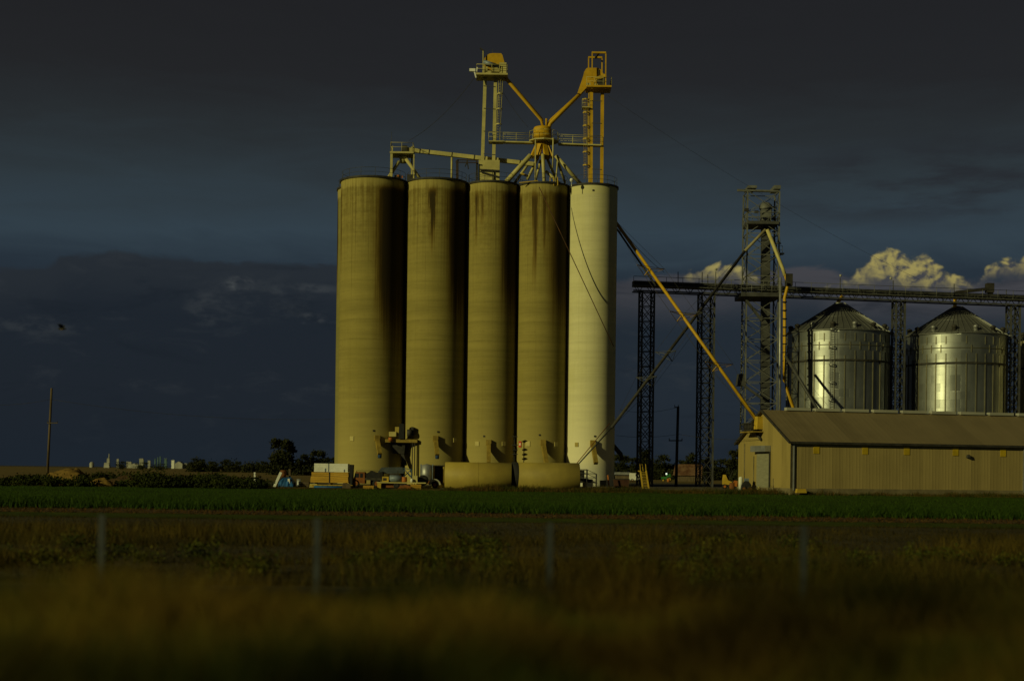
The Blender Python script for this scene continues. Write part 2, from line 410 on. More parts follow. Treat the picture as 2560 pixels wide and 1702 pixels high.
# ------------------------------------------------------------------ setting: ground, road, fields
X = 4500
sheet('ground', -40, 9000, -X, X, 0.0, M_ground, nx=3)
sheet('road', 33.2, 40.6, -400, 400, 0.008, M_asph)
mk = MB()
for k in range(-9, 12):
    x0 = at(1475, 1500, 37.0).x + k * 8.9
    mk.box((x0, 37.0, gz(37) + 0.014), (1.1, 0.13, 0.004))
mk.build('road_center_dashes', M_yline, kind='structure')
sheet('road_edge_line', 33.75, 33.9, -400, 400, 0.014, M_wline)
sheet('road_shoulder_grass', 85.5, 93.5, -300, 300, 0.02, M_greenstrip, nx=240, wob=1.2)
sheet('soil_strip', 93.5, 104, -300, 300, 0.03, M_soil, nx=240, wob=1.5)
sheet('crop_field', 103.5, 160, -200, 200, 0.05, M_green, nx=300, wob=4.5)
sheet('yard', 161.5, 246, -14, 110, 0.03, M_yard, nx=30, ny=8, wob=1.5)
sheet('stubble_field', 200, 2180, -1100, -22, 0.03, M_field, nx=60, wob=4)
sheet('stubble_field', 260, 900, 5, 160, 0.03, M_field, nx=20, wob=3)

# ------------------------------------------------------------------ concrete silos
def silo_mat(name, H, base, rim, theta0=None, soft=14, streaks=(), white_low=False, fade=0.62, seed=0.0):
    m = bpy.data.materials.new(name); m.use_nodes = True; nt = m.node_tree; h = NG(nt); b = nt.nodes['Principled BSDF']
    b.inputs['Roughness'].default_value = 0.9; b.inputs['Specular IOR Level'].default_value = 0.15
    t = h.n('ShaderNodeTexCoord'); s = h.n('ShaderNodeSeparateXYZ'); nt.links.new(t.outputs['Object'], s.inputs[0])
    x, y, z = s.outputs
    th = h.m('MULTIPLY', h.m('ARCTAN2', x, h.m('MULTIPLY', y, -1.0)), 57.29578)
    dn = h.m('DIVIDE', h.m('SUBTRACT', H, z), H)               # 0 top, 1 ground
    lift = h.noise(h.xyz(h.m('MULTIPLY', x, 0.06), h.m('MULTIPLY', y, 0.06), h.m('MULTIPLY', z, 1.0)), 1.5, 5, 0.7)
    blot = h.noise(h.xyz(x, y, h.m('MULTIPLY', z, 0.45)), 0.30, 6, 0.65, 0.3)
    c0 = h.mix(h.ss(lift, 0.25, 0.75), tuple(v * (0.78 if theta0 is not None else 0.92) for v in base), tuple(v * 1.10 for v in base))
    pour = h.ss(h.m('ABSOLUTE', h.m('SUBTRACT', h.m('FRACT', h.m('ADD', h.m('DIVIDE', z, 1.22), h.m('MULTIPLY', lift, 0.10))), 0.5)), 0.40, 0.48)
    fine = h.noise(h.xyz(x, y, z), 1.6, 8, 0.72)
    c0 = h.mix(h.m('MULTIPLY', pour, h.ss(fine, 0.35, 0.65, 0.05, 0.38) if theta0 is not None else h.ss(fine, 0.4, 0.7, 0.0, 0.16)), c0, tuple(v * 0.55 for v in base))
    c0 = h.mix(h.ss(fine, 0.52, 0.75, 0.0, 0.35 if theta0 is not None else 0.12), c0, tuple(v * 0.66 for v in base))
    c0 = h.mix(h.ss(blot, 0.42, 0.72, 0.0, 0.45), c0, (base[0] * 0.80, base[1] * 0.80, base[2] * 0.62))
    vst = h.noise(h.xyz(h.m('MULTIPLY', th, 0.22), h.m('MULTIPLY', z, 0.035), seed), 1.0, 5, 0.65)
    c0 = h.mix(h.ss(vst, 0.5, 0.75, 0.0, 0.22), c0, (base[0] * 0.55, base[1] * 0.50, base[2] * 0.35))
    c0 = h.mix(h.ss(h.m('ADD', dn, h.m('MULTIPLY', h.m('SUBTRACT', blot, 0.5), 0.012)), 0.038, 0.030, 0.0, 0.75), c0, rim)
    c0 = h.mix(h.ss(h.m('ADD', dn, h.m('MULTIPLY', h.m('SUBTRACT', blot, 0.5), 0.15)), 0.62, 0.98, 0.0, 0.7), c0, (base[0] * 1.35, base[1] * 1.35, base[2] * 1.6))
    if theta0 is not None:
        wx = h.m('MULTIPLY', h.ss(h.m('ADD', dn, h.m('MULTIPLY', h.m('SUBTRACT', vst, 0.5), 0.5)), 0.34, 0.03), h.ss(h.m('ADD', vst, h.m('MULTIPLY', h.m('SUBTRACT', fine, 0.5), 0.4)), 0.40, 0.62))
        c0 = h.mix(h.m('MULTIPLY', wx, h.ss(dn, 0.012, 0.04, 0.2, 0.75)), c0, (0.105, 0.070, 0.013))
    if theta0 is not None:
        sn = h.noise(h.xyz(h.m('MULTIPLY', th, 0.75), h.m('MULTIPLY', z, 0.018), seed + 9), 1.0, 8, 0.7)
        ln = h.m('ADD', 0.10, h.m('MULTIPLY', h.noise(h.xyz(h.m('MULTIPLY', th, 0.3), seed, 0.0), 1.0, 3, 0.6), 0.55))
        c0 = h.mix(h.m('MULTIPLY', h.ss(sn, 0.53, 0.66), h.ss(h.m('SUBTRACT', dn, ln), 0.05, -0.16, 0.06, 0.7)), c0, (0.085, 0.060, 0.014))
    masks = []
    thn = h.m('ADD', th, h.m('MULTIPLY', h.m('SUBTRACT', h.noise(h.xyz(h.m('MULTIPLY', th, 0.05), h.m('MULTIPLY', z, 0.10), seed + 3), 1.0, 5, 0.6), 0.5), 22.0))
    thn = h.m('ADD', thn, h.m('MULTIPLY', h.m('SUBTRACT', h.noise(h.xyz(h.m('MULTIPLY', th, 0.4), h.m('MULTIPLY', z, 0.02), seed + 5), 1.0, 8, 0.75), 0.5), 26.0))
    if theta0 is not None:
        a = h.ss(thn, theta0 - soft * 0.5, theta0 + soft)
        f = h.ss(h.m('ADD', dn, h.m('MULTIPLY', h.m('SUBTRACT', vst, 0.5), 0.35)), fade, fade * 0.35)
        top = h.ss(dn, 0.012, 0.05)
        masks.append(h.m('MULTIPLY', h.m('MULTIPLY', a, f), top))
    for tc_, w, L, amt in streaks:
        q = h.ss(h.m('ABSOLUTE', h.m('SUBTRACT', thn, tc_)), w, w * 0.25)
        f = h.m('MULTIPLY', h.ss(h.m('ADD', dn, h.m('MULTIPLY', h.m('SUBTRACT', vst, 0.5), 0.25)), L, L * 0.35), h.ss(dn, 0.012, 0.06))
        masks.append(h.m('MULTIPLY', h.m('MULTIPLY', q, f), amt))
    if masks:
        k = masks[0]
        for q in masks[1:]: k = h.m('MAXIMUM', k, q)
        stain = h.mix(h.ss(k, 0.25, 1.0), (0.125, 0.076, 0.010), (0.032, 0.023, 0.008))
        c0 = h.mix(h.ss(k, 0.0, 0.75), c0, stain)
    if white_low:
        c0 = h.mix(h.ss(h.m('ADD', dn, h.m('MULTIPLY', h.m('SUBTRACT', blot, 0.5), 0.06)), 0.90, 0.955, 0.0, 0.8), c0, (0.50, 0.50, 0.42))
    nt.links.new(c0, b.inputs['Base Color'])
    bn = h.n('ShaderNodeBump'); bn.inputs['Strength'].default_value = 0.25; bn.inputs['Distance'].default_value = 0.05
    nt.links.new(lift, bn.inputs['Height']); nt.links.new(bn.outputs[0], b.inputs['Normal'])
    return m

def silo(xl, xr, ytop, d, label, mt_args, hatches=(), spout=None, boot=False, rail=True, ports=()):
    a, b = at(xl, ytop, d), at(xr, ytop, d)
    rad = (b.x - a.x) / 2; cx = (a.x + b.x) / 2; zt = (a.z + b.z) / 2; z0 = gz(d) - 0.1; H = zt - z0
    t = thing('concrete_silo', label, 'silo', (cx, d, z0), 'concrete grain silos in a row')
    m = silo_mat('silo_concrete', H, **mt_args)
    w = MB().lathe((cx, d, z0), [(rad, 0), (rad, H - 0.2)], 96).build('wall', m, t)
    rf = MB().lathe((cx, d, z0), [(rad * 0.995, H - 0.2), (rad + 0.14, H - 0.19), (rad + 0.14, H + 0.03), (rad * 0.98, H + 0.05), (0.02, H + 0.35)], 64, False)
    rf.build('roof_slab', M_dark, t)
    if rail:
        rl = MB()
        for k in (0.55, 1.1): rl.ring((cx, d, zt + k), rad * 0.97, 0.022, 48, 4)
        for k in range(14):
            q = 2 * math.pi * (k + 0.3) / 14; p = Vector((cx + rad * 0.97 * math.sin(q), d - rad * 0.97 * math.cos(q), zt))
            rl.tube([p, p + Vector((0, 0, 1.1))], 0.025, 5)
        rl.build('railing', M_dsteel, t)
    def surf(px, py, out=0.0):
        p = at(px, py, d - rad * 0.8); s_ = max(-0.985, min(0.985, (p.x - cx) / rad)); an = math.asin(s_)
        p = at(px, py, d - rad * math.cos(an)); an = math.asin(max(-0.985, min(0.985, (p.x - cx) / rad)))
        return Vector((cx + (rad + out) * math.sin(an), d - (rad + out) * math.cos(an), p.z)), an
    for px, py, sz, mm in hatches:
        p, an = surf(px, py, 0.03); MB().box(p, (sz, 0.08, sz * 1.05), an).build('inspection_hatch', mm, t)
    for px, py in ports:
        p, an = surf(px, py, 0.03); MB().box(p, (0.22, 0.08, 0.2), an).build('sensor_port', M_dark, t)
    if spout:
        (px, py), (qx, qy) = spout
        p, an = surf(px, py, 0.05); L = at(qx, qy, p.y - 1.0)
        out = Vector((math.sin(an) * 0.35 - 0.1, -1.0, 0)).normalized()
        q = Vector((L.x, p.y, L.z)) + Vector((0, -1.9, 0))
        s_ = MB(); s_.bar(p + out * 0.1, q, 0.5, 0.5); s_.box(p + out * 0.16 + Vector((0, 0, 0.15)), (0.66, 0.42, 0.7), an)
        s_.build('discharge_spout', M_spout, t)
        if boot: MB().lathe((q.x, q.y, q.z - 0.45), [(0.05, 0.0), (0.22, 0.0), (0.25, 0.42), (0.05, 0.42)], 12).build('spout_sock', M_sock, t)
    return t, cx, rad, zt, z0, surf

CON = (0.262, 0.220, 0.066); RIM = (0.36, 0.305, 0.10)
D0 = 182.0
S = []
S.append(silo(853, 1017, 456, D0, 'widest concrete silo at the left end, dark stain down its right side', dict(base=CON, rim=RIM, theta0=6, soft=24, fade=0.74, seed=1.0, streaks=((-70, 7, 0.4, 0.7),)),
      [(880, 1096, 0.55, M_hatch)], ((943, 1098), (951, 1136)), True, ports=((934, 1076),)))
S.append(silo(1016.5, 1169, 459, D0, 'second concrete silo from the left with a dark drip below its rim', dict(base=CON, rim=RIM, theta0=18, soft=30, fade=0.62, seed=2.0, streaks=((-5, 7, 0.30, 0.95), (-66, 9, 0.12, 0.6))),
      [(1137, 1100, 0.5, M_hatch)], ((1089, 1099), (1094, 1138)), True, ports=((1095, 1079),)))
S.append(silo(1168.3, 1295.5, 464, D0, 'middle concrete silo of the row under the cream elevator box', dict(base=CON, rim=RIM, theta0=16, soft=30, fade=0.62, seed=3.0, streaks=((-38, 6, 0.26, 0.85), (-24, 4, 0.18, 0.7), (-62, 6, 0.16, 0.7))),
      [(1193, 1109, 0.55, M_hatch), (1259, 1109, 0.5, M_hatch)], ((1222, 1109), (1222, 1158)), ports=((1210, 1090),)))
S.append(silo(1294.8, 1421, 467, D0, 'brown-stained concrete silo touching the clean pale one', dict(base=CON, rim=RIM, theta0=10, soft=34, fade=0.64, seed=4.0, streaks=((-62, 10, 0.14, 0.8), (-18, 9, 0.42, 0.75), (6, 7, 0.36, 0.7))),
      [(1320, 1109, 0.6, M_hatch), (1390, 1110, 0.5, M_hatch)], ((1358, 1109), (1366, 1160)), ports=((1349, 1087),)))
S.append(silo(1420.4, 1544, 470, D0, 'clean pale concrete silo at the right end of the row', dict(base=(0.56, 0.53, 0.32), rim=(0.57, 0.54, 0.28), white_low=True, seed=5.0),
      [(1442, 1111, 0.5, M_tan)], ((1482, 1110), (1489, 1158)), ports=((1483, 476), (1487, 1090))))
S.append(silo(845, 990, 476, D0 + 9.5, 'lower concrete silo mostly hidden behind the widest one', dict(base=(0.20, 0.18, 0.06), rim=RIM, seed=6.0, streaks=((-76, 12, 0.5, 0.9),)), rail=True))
# openings and gear at the pale silo's foot
t5, cx5, r5, zt5, z05, surf5 = S[4]
for px, py, w, h_ in ((1470, 1208, 0.95, 1.1), (1507, 1210, 0.9, 1.0), (1452, 1190, 0.8, 1.6)):
    p, an = surf5(px, py, 0.02)
    o = MB().box(p, (w, 0.14, h_), an).build('base_opening', M_black, t5)
p, an = surf5(1458, 1186, 0.7)
ap = thing('access_platform', 'small dark railed access platform by the pale silo foot', 'platform', (p.x, p.y, gz(p.y)))
q = MB()
for sx in (-0.6, 0.6):
    for sy in (-0.45, 0.45): q.bar((p.x + sx, p.y + sy, gz(p.y)), (p.x + sx, p.y + sy, p.z + 0.7), 0.06)
q.build_each('post', M_dsteel, ap)
MB().box((p.x, p.y, p.z - 0.45), (1.3, 1.0, 0.08)).build('deck', M_dsteel, ap)
q = MB()
for dz_ in (0.15, 0.66):
    for a_, b_ in (((-.6, -.45), (.6, -.45)), ((-.6, .45), (.6, .45)), ((-.6, -.45), (-.6, .45)), ((.6, -.45), (.6, .45))):
        q.bar((p.x + a_[0], p.y + a_[1], p.z + dz_), (p.x + b_[0], p.y + b_[1], p.z + dz_), 0.05)
q.build('railing', M_dsteel, ap)

# ------------------------------------------------------------------ rooftop elevators and spouts
DR = 181.0
def railing(mb, pts, h=1.1, step=1.3, r=0.03, mid=True):
    for a, b in zip(pts[:-1], pts[1:]):
        a, b = Vector(a), Vector(b); n = max(1, int(round((b - a).length / step)))
        mb.tube([a + Vector((0, 0, h)), b + Vector((0, 0, h))], r, 5)
        if mid: mb.tube([a + Vector((0, 0, h * .5)), b + Vector((0, 0, h * .5))], r * .8, 5)
        for k in range(n + 1):
            p = a.lerp(b, k / n); mb.tube([p, p + Vector((0, 0, h))], r, 5)
def ladder(mb, p, q, w=0.45, cage=0.4, step=0.9, side=Vector((1, 0, 0)), out=Vector((0, -1, 0)), r=0.03):
    p, q = Vector(p), Vector(q)
    for s_ in (-1, 1): mb.tube([p + side * (s_ * w / 2), q + side * (s_ * w / 2)], r, 5)
    n = int((q - p).length / 0.33)
    for k in range(1, n): c_ = p.lerp(q, k / n); mb.tube([c_ - side * (w / 2), c_ + side * (w / 2)], r * .6, 4)
    if cage:
        n = int((q - p).length / (step * 1.8))
        for k in range(1, n + 1):
            c_ = p.lerp(q, k / n)
            pts = [c_ + side * (math.cos(a) * cage) + out * (math.sin(a) * cage * 1.5) for a in np.linspace(math.pi, 0, 7)]
            for e, f_ in zip(pts[:-1], pts[1:]): mb.bar(e, f_, 0.05, 0.16)
        for a in (0.25, 0.5, 0.75):
            o_ = side * (math.cos(math.pi * a) * cage) + out * (math.sin(math.pi * a) * cage * 1.5)
            mb.tube([p.lerp(q, 1.0 / n) + o_, q + o_], 0.02, 4)

def Z(py, px=1280, d=DR): return at(px, py, d).z
def Xp(px, py=330, d=DR): return at(px, py, d).x

# cream elevator
b1 = at(1223, 458, DR)
e1 = thing('bucket_elevator', 'cream twin-trunk bucket elevator standing on a cream box, yellow hood on top', 'grain elevator', (b1.x, DR, b1.z))
bx0, bx1 = at(1197, 430, DR).x, at(1249, 430, DR).x
MB().box(((bx0 + bx1) / 2, DR, (Z(405, 1223) + Z(460, 1223)) / 2), (bx1 - bx0, 2.2, Z(405, 1223) - Z(460, 1223))).build('boot_box', M_cream, e1)
q = MB()
for (pa, pb) in (((1197, 424), (1249, 427)), ((1200, 429), (1249, 443)), ((1231, 424), (1231, 458))):
    q.bar(at(*pa, DR - 1.35), at(*pb, DR - 1.35), 0.08, 0.16)
q.bar(at(1193, 408, DR - 1.2), at(1193, 458, DR - 1.2), 0.2)
q.build('stair', M_dark, e1)
for (tx, bx) in ((1213, 1206), (1239, 1234)):
    MB().bar(at(bx, 406, DR), at(tx, 196, DR), 0.42, 0.55).build('trunk', M_cream, e1)
q = MB()
for py in (215, 271, 328, 385): q.bar(at(1209, py, DR - .32), at(1238, py + 2, DR - .32), 0.06)
q.build_each('trunk_tie', M_dsteel, e1)
pc = at(1230, 196, DR); w1 = at(1270, 192, DR).x - at(1191, 192, DR).x
MB().box((at(1230, 192, DR).x, DR, Z(193, 1230)), (w1, 3.0, 0.22)).build('platform', M_cream, e1)
q = MB(); zz = Z(191, 1230); xa, xb = at(1192, 190, DR).x, at(1268, 190, DR).x
railing(q, [(xa, DR + 1.45, zz), (xa, DR - 1.45, zz), (xb, DR - 1.45, zz), (xb, DR + 1.45, zz)], 1.1, 1.0, 0.035)
q.build('railing', M_cream, e1)
def hood(pts, d0, d1, name, m, parent):
    A = [at(px, py, DR) for px, py in pts]; n = len(A)
    vs = [(p.x, d0, p.z) for p in A] + [(p.x, d1, p.z) for p in A]
    fs = [tuple(range(n - 1, -1, -1)), tuple(range(n, 2 * n))] + [(k, (k + 1) % n, (k + 1) % n + n, k + n) for k in range(n)]
    return MB().add(vs, fs).build(name, m, parent)
hood([(1207, 165), (1211, 150), (1217, 142), (1223, 138), (1232, 136.5), (1253, 137), (1256, 141), (1262, 163), (1264, 180), (1262, 190), (1208, 190)], DR - 0.55, DR + 0.55, 'head_hood', M_yel, e1)
MB().tube([at(1209, 155, DR - 0.95), at(1237, 164, DR - 0.95)], 0.27, 12).build('motor', M_bluegrey, e1)
MB().bar(at(1234, 162, DR - 1.1), at(1249, 169, DR - 1.1), 0.4, 0.4).build('belt_guard', M_black, e1)
q = MB()
q.box(at(1209, 178, DR - 1.0), (0.3, 0.5, 1.2)); q.box(at(1221, 184, DR - 1.1), (0.7, 0.5, 0.55)); q.box(at(1240, 176, DR - 1.0), (0.9, 0.5, 0.5)); q.box(at(1257, 173, DR - 0.9), (0.9, 0.5, 1.5)); q.box(at(1216, 174, DR - 1.25), (0.28, 0.2, 0.7))
q.build_each('gearbox', M_cream, e1)
q = MB(); q.tube([at(1208, 190, DR - 0.9), at(1208, 127, DR - 0.9)], 0.07, 6); q.build('lamp_post', M_cream, e1)
MB().bar(at(1200, 121, DR - 0.9), at(1210, 128, DR - 0.9), 0.22, 0.14).build('floodlight', M_dark, e1)
MB().tube([at(1231, 137, DR), at(1231, 124, DR)], 0.03, 5).build('lightning_rod', M_dsteel, e1)
q = MB(); q.bar(at(1190, 195, DR - 1.4), at(1186, 180, DR - 1.4), 0.16); q.box(at(1181, 176, DR - 1.4), (0.75, 0.35, 0.35)); q.bar(at(1191, 180, DR - 1.4), at(1193, 169, DR - 1.4), 0.16); q.build('jib_bracket', M_white, e1)
q = MB(); ladder(q, at(1245, 350, DR - .2), at(1252, 198, DR - .2), 0.42, 0.36)
q.build('caged_ladder', M_cream, e1)
q = MB(); a_, b_ = at(1222, 355, DR), at(1258, 353, DR); zz = a_.z
q.box(((a_.x + b_.x) / 2, DR, zz - 0.06), (b_.x - a_.x, 1.5, 0.12)); railing(q, [(a_.x, DR - .7, zz), (b_.x, DR - .7, zz)], 1.05, 0.9, 0.03); q.build('rest_platform', M_cream, e1)

# yellow elevator
b2 = at(1492, 466, DR)
e2 = thing('bucket_elevator', 'yellow twin-trunk bucket elevator with a square hoist frame above its hood', 'grain elevator', (b2.x, DR, b2.z))
for (bx, tx) in ((1477.5, 1478.5), (1504, 1506)):
    MB().bar(at(bx, 468, DR), at(tx, 232, DR), 0.40, 0.5).build('trunk', M_yel, e2)
q = MB()
for py in (252, 308, 364, 423): q.bar(at(1480, py, DR - .28), at(1504, py + 1, DR - .28), 0.06)
q.build_each('trunk_tie', M_dsteel, e2)
a_, b_ = at(1465, 222, DR), at(1527, 223, DR)
MB().box(((a_.x + b_.x) / 2, DR, a_.z - 0.05), (b_.x - a_.x, 3.0, 0.22)).build('platform', M_yel, e2)
q = MB(); railing(q, [(a_.x, DR - 1.4, a_.z + .06), (b_.x, DR - 1.4, a_.z + .06), (b_.x, DR + 1.4, a_.z + .06)], 1.05, 1.0, 0.03); q.build('railing', M_cream, e2)
hood([(1443, 236), (1456, 198), (1460, 183), (1464, 176), (1468, 173), (1494, 173), (1502, 178), (1508, 188), (1509, 203), (1490, 222), (1466, 222), (1451, 238)], DR - 0.55, DR + 0.55, 'head_hood', M_yel, e2)
q = MB(); q.bar(at(1489, 199, DR - 0.85), at(1513, 190, DR - 0.85), 0.5, 0.4); q.build('belt_guard', M_yel2, e2)
q = MB(); q.box(at(1503, 208, DR - 0.9), (1.0, 0.5, 0.7)); q.build('motor', M_dark, e2)
q = MB(); q.box(at(1471, 213, DR - 1.0), (0.55, 0.4, 0.45)); q.box(at(1490, 216, DR - 1.0), (0.45, 0.4, 0.5)); q.build_each('gearbox', M_cream, e2)
MB().bar(at(1496, 174, DR - .6), at(1497, 189, DR - .6), 0.16).build('hood_brace', M_dark, e2)
q = MB()
y0_, y1_ = DR - 1.2, DR + 1.6
for d_, (xl_, xr_, yt_, yb_) in ((y0_, (1480, 1514, 132, 222)), (y1_, (1471, 1504.5, 144, 222))):
    q.bar(at(xl_, yb_, d_), at(xl_ + .5, yt_, d_), 0.15); q.bar(at(xr_, yb_, d_), at(xr_ + .5, yt_, d_), 0.15); q.bar(at(xl_ - .5, yt_, d_), at(xr_ + 1, yt_ + .4, d_), 0.22)
q.build_each('hoist_frame', M_yel, e2, 3)
MB().bar(at(1497, 133.5, y0_), at(1488, 145.5, y1_), 0.2).build('hoist_beam', M_dark, e2)
q = MB(); ladder(q, at(1464.5, 447, DR - .1), at(1464.5, 250, DR - .1), 0.42, 0.36); q.bar(at(1472, 466, DR), at(1472, 232, DR), 0.14); q.build('caged_ladder', M_yel2, e2)
q = MB(); a_, b_ = at(1455, 271, DR), at(1474, 271, DR); q.box(((a_.x + b_.x) / 2, DR, a_.z), (b_.x - a_.x, 1.3, 0.1)); railing(q, [(a_.x, DR - .6, a_.z), (b_.x, DR - .6, a_.z)], 1.05, 0.9, 0.03); q.build('rest_platform', M_cream, e2)

# central distributor
bc = at(1360, 465, DR)
ds = thing('grain_distributor', 'yellow drum distributor with railed deck and splayed spouts between the two elevators', 'grain distributor', (bc.x, DR, bc.z))
cx = at(1356, 335, DR).x; zt_ = Z(319, 1356); zb_ = Z(350, 1356); rd = (at(1379, 335, DR).x - at(1334, 335, DR).x) / 2
MB().lathe((cx, DR, zb_ - .2), [(0.02, 0), (rd, 0), (rd, 0.55), (rd * 1.02, 0.56), (rd * 1.02, 0.64), (rd, 0.65), (rd, zt_ - zb_), (rd * .9, zt_ - zb_ + .2), (0.02, zt_ - zb_ + .22)], 40).build('drum', M_yel, ds)
rp = (at(1397, 350, DR).x - at(1321, 350, DR).x) / 2; cxp = at(1359, 350, DR).x
MB().lathe((cxp, DR, zb_ - .3), [(0.02, 0), (rp, 0), (rp, 0.14), (0.02, 0.14)], 10, False).build('deck', M_cream, ds)
q = MB()
pts = [(cxp + rp * .98 * math.sin(2 * math.pi * k / 10), DR - rp * .98 * math.cos(2 * math.pi * k / 10), zb_ - .16) for k in range(11)]
railing(q, pts, 1.1, 2.0, 0.03); q.build('railing', M_cream, ds)
q = MB(); hz0, hz1 = Z(356, 1356), Z(394, 1356)
for an in np.linspace(-2.6, 2.6, 8):
    o0 = Vector((cx + .55 * math.sin(an), DR - .55 * math.cos(an), hz0)); o1 = Vector((cx + 1.45 * math.sin(an), DR - 1.2 * math.cos(an), hz1))
    q.bar(o0, o1, 0.62, 0.34)
q.build('chute_cluster', M_yel, ds)
for (sx, sy, dd), (ex, ey, de), r_ in (((1327, 388, 1.0), (1262, 459, 0.5), 0.31), ((1357, 386, 1.3), (1361, 466, 2.0), 0.22), ((1389, 389, 0.9), (1457, 467, 0.0), 0.24),
        ((1318, 414, -1.2), (1283, 463, -1.5), 0.17), ((1345, 394, -1.4), (1318, 450, -1.6), 0.18), ((1352, 400, -1.4), (1336, 462, -2.2), 0.16), ((1366, 392, -1.4), (1390, 448, -2), 0.18), ((1393, 400, -1.0), (1413, 458, -2.5), 0.16), ((1364, 428, 1.2), (1402, 462, 1.0), 0.2)):
    MB().tube([at(sx, sy, DR - dd), at(ex, ey, DR - de)], r_, 10).build('spout', M_cream if dd > 0 else M_cream, ds)
for px0_, y0_, px1_, y1_ in ((1339, 350, 1338, 462), (1383, 345, 1382, 420), (1394, 400, 1389, 462)):
    MB().tube([at(px0_, y0_, DR - 1.6), at(px1_, y1_, DR - 1.6)], 0.09, 6).build('support_leg', M_cream, ds)
q = MB()
for px0_ in (1375, 1384, 1394): q.bar(at(px0_, 443, DR - 2), at(px0_, 464, DR - 2), 0.1)
q.bar(at(1298, 457, DR - 2), at(1345, 452, DR - 2), 0.1); q.bar(at(1303, 434, DR + .5), at(1320, 441, DR + .5), 0.25); q.build_each('roof_bracket', M_yel2, ds)
# spouts from the heads into the distributor
MB().tube([at(1261, 184, DR), at(1267, 199, DR), at(1354, 300, DR), at(1357, 318, DR)], 0.24, 10).build('inlet_spout', M_yel, None, 'long yellow spout sloping from the cream elevator head to the distributor', 'grain spout')
MB().tube([at(1449, 236, DR), at(1376, 309, DR), at(1372, 320, DR)], 0.25, 10).build('inlet_spout', M_yel, None, 'yellow spout sloping down from the yellow elevator head, nearer of its pair', 'grain spout')
MB().tube([at(1446, 238, DR + .9), at(1378, 300, DR + .9), at(1366, 318, DR + .5)], 0.2, 10).build('inlet_spout', M_yel, None, 'shaded yellow spout running just behind the spout from the yellow elevator head', 'grain spout')
MB().tube([at(1365.5, 319, DR + .2), at(1366, 297, DR + .2)], 0.14, 8).build('vent_pipe', M_yel, None, 'short upright yellow vent pipe on top of the distributor drum', 'pipe')
# catwalks
for (xa, ya), (xb, yb), lab in (((1250, 356), (1331, 358), 'cream railed catwalk joining the cream elevator to the distributor'), ((1396, 361), (1503, 365), 'cream railed catwalk joining the distributor to the yellow elevator')):
    a_, b_ = at(xa, ya, DR), at(xb, yb, DR); c_ = thing('catwalk', lab, 'catwalk', (a_.x, DR, a_.z))
    MB().bar(a_, b_, 1.0, 0.16).build('deck', M_cream, c_)
    q = MB()
    for dy_ in (-.48, .48): railing(q, [a_ + Vector((0, dy_, .05)), b_ + Vector((0, dy_, .05))], 1.1, 1.8, 0.028)
    q.build('railing', M_cream, c_)
# cross conveyor, left tower
cv = thing('cross_conveyor', 'long cream tube conveyor sloping from the left roof tower towards the distributor', 'conveyor', at(1140, 400, DR + 1.2))
MB().bar(at(1016, 374.5, DR + 1.2), at(1334, 411, DR + 1.2), 0.5, 0.5).build('housing', M_cream, cv)
q = MB()
for px in (1050, 1073, 1130, 1186, 1212, 1240, 1300): q.bar(at(px - 1, 378 + (px - 1050) * .112, DR + 1.2), at(px + 1, 378.3 + (px - 1050) * .112, DR + 1.2), 0.58, 0.58)
q.build_each('joint_band', M_dark, cv)
MB().tube([at(1129, 458, DR + 1.2), at(1129.5, 390, DR + 1.2)], 0.13, 8).build('support_post', M_cream, cv)
MB().box(at(1011, 373, DR + 1.0), (0.7, 0.6, 0.8)).build('drive_motor', M_dark, cv)
tb = at(1005, 455, DR)
lt = thing('distributor_tower', 'cream frame tower with a railed deck and two splayed spouts on the wide silos', 'distributor tower', (tb.x, DR, tb.z))
for px, py0_, dd, w_ in ((979, 365, -1.2, 0.3), (1035, 367, -1.2, 0.16), (981, 365, 1.4, 0.14), (1030, 367, 1.4, 0.2)):
    MB().bar(at(px - 1, 456, DR + dd), at(px, py0_ + (18 if w_ == .3 else 0), DR + dd), w_).build('leg', M_cream, lt)
a_, b_ = at(977, 387, DR), at(1036, 387, DR)
MB().box(((a_.x + b_.x) / 2, DR, a_.z), (b_.x - a_.x, 2.9, 0.22)).build('deck', M_cream, lt)
q = MB(); zz = a_.z + .1
railing(q, [(a_.x + .1, DR + 1.4, zz), (a_.x + .1, DR - 1.4, zz), (b_.x - .1, DR - 1.4, zz), (b_.x - .1, DR + 1.4, zz)], 1.15, 1.2, 0.03); q.build('railing', M_cream, lt)
MB().lathe(at(1008, 408, DR), [(0.02, 0), (.4, 0), (.5, .6), (.6, .95), (0.02, .95)], 16).build('hopper', M_cream, lt)
for (sx, sy), (ex, ey) in (((998, 404), (966, 452)), ((1015, 398), (1052, 450))):
    MB().tube([at(sx, sy, DR - .7), at(ex, ey, DR - .9)], 0.22, 10).build('spout', M_cream, lt)
MB().tube([at(979, 366, DR - 1.2), at(979, 330, DR - 1.2)], 0.025, 5).build('antenna', M_dsteel, lt)
q = MB(); q.box(at(994, 447, DR - .6), (0.75, .8, .8)); q.box(at(1028, 447, DR - .4), (1.0, .9, .9)); q.build_each('valve_motor', M_dark, lt)
q = MB(); q.box(at(995, 440, DR - 1.1), (0.22, .2, .25)); q.box(at(1005, 443, DR - 1.1), (0.2, .2, .28)); q.build_each('valve_actuator', M_orange, lt)
gt = thing('gantry_frame', 'dark red-brown gantry frame with a hanging hoist beside the cream elevator box', 'gantry', at(1168, 458, DR - 1.5))
M_brown = mat('brown_iron', (0.035, 0.022, 0.018), 0.7, 0.3, 1.5)
for px, dd in ((1142, -1.5), (1144.5, 1.0), (1192, 1.0)): MB().bar(at(px, 459, DR + dd), at(px, 401, DR + dd), 0.2).build('post', M_brown, gt)
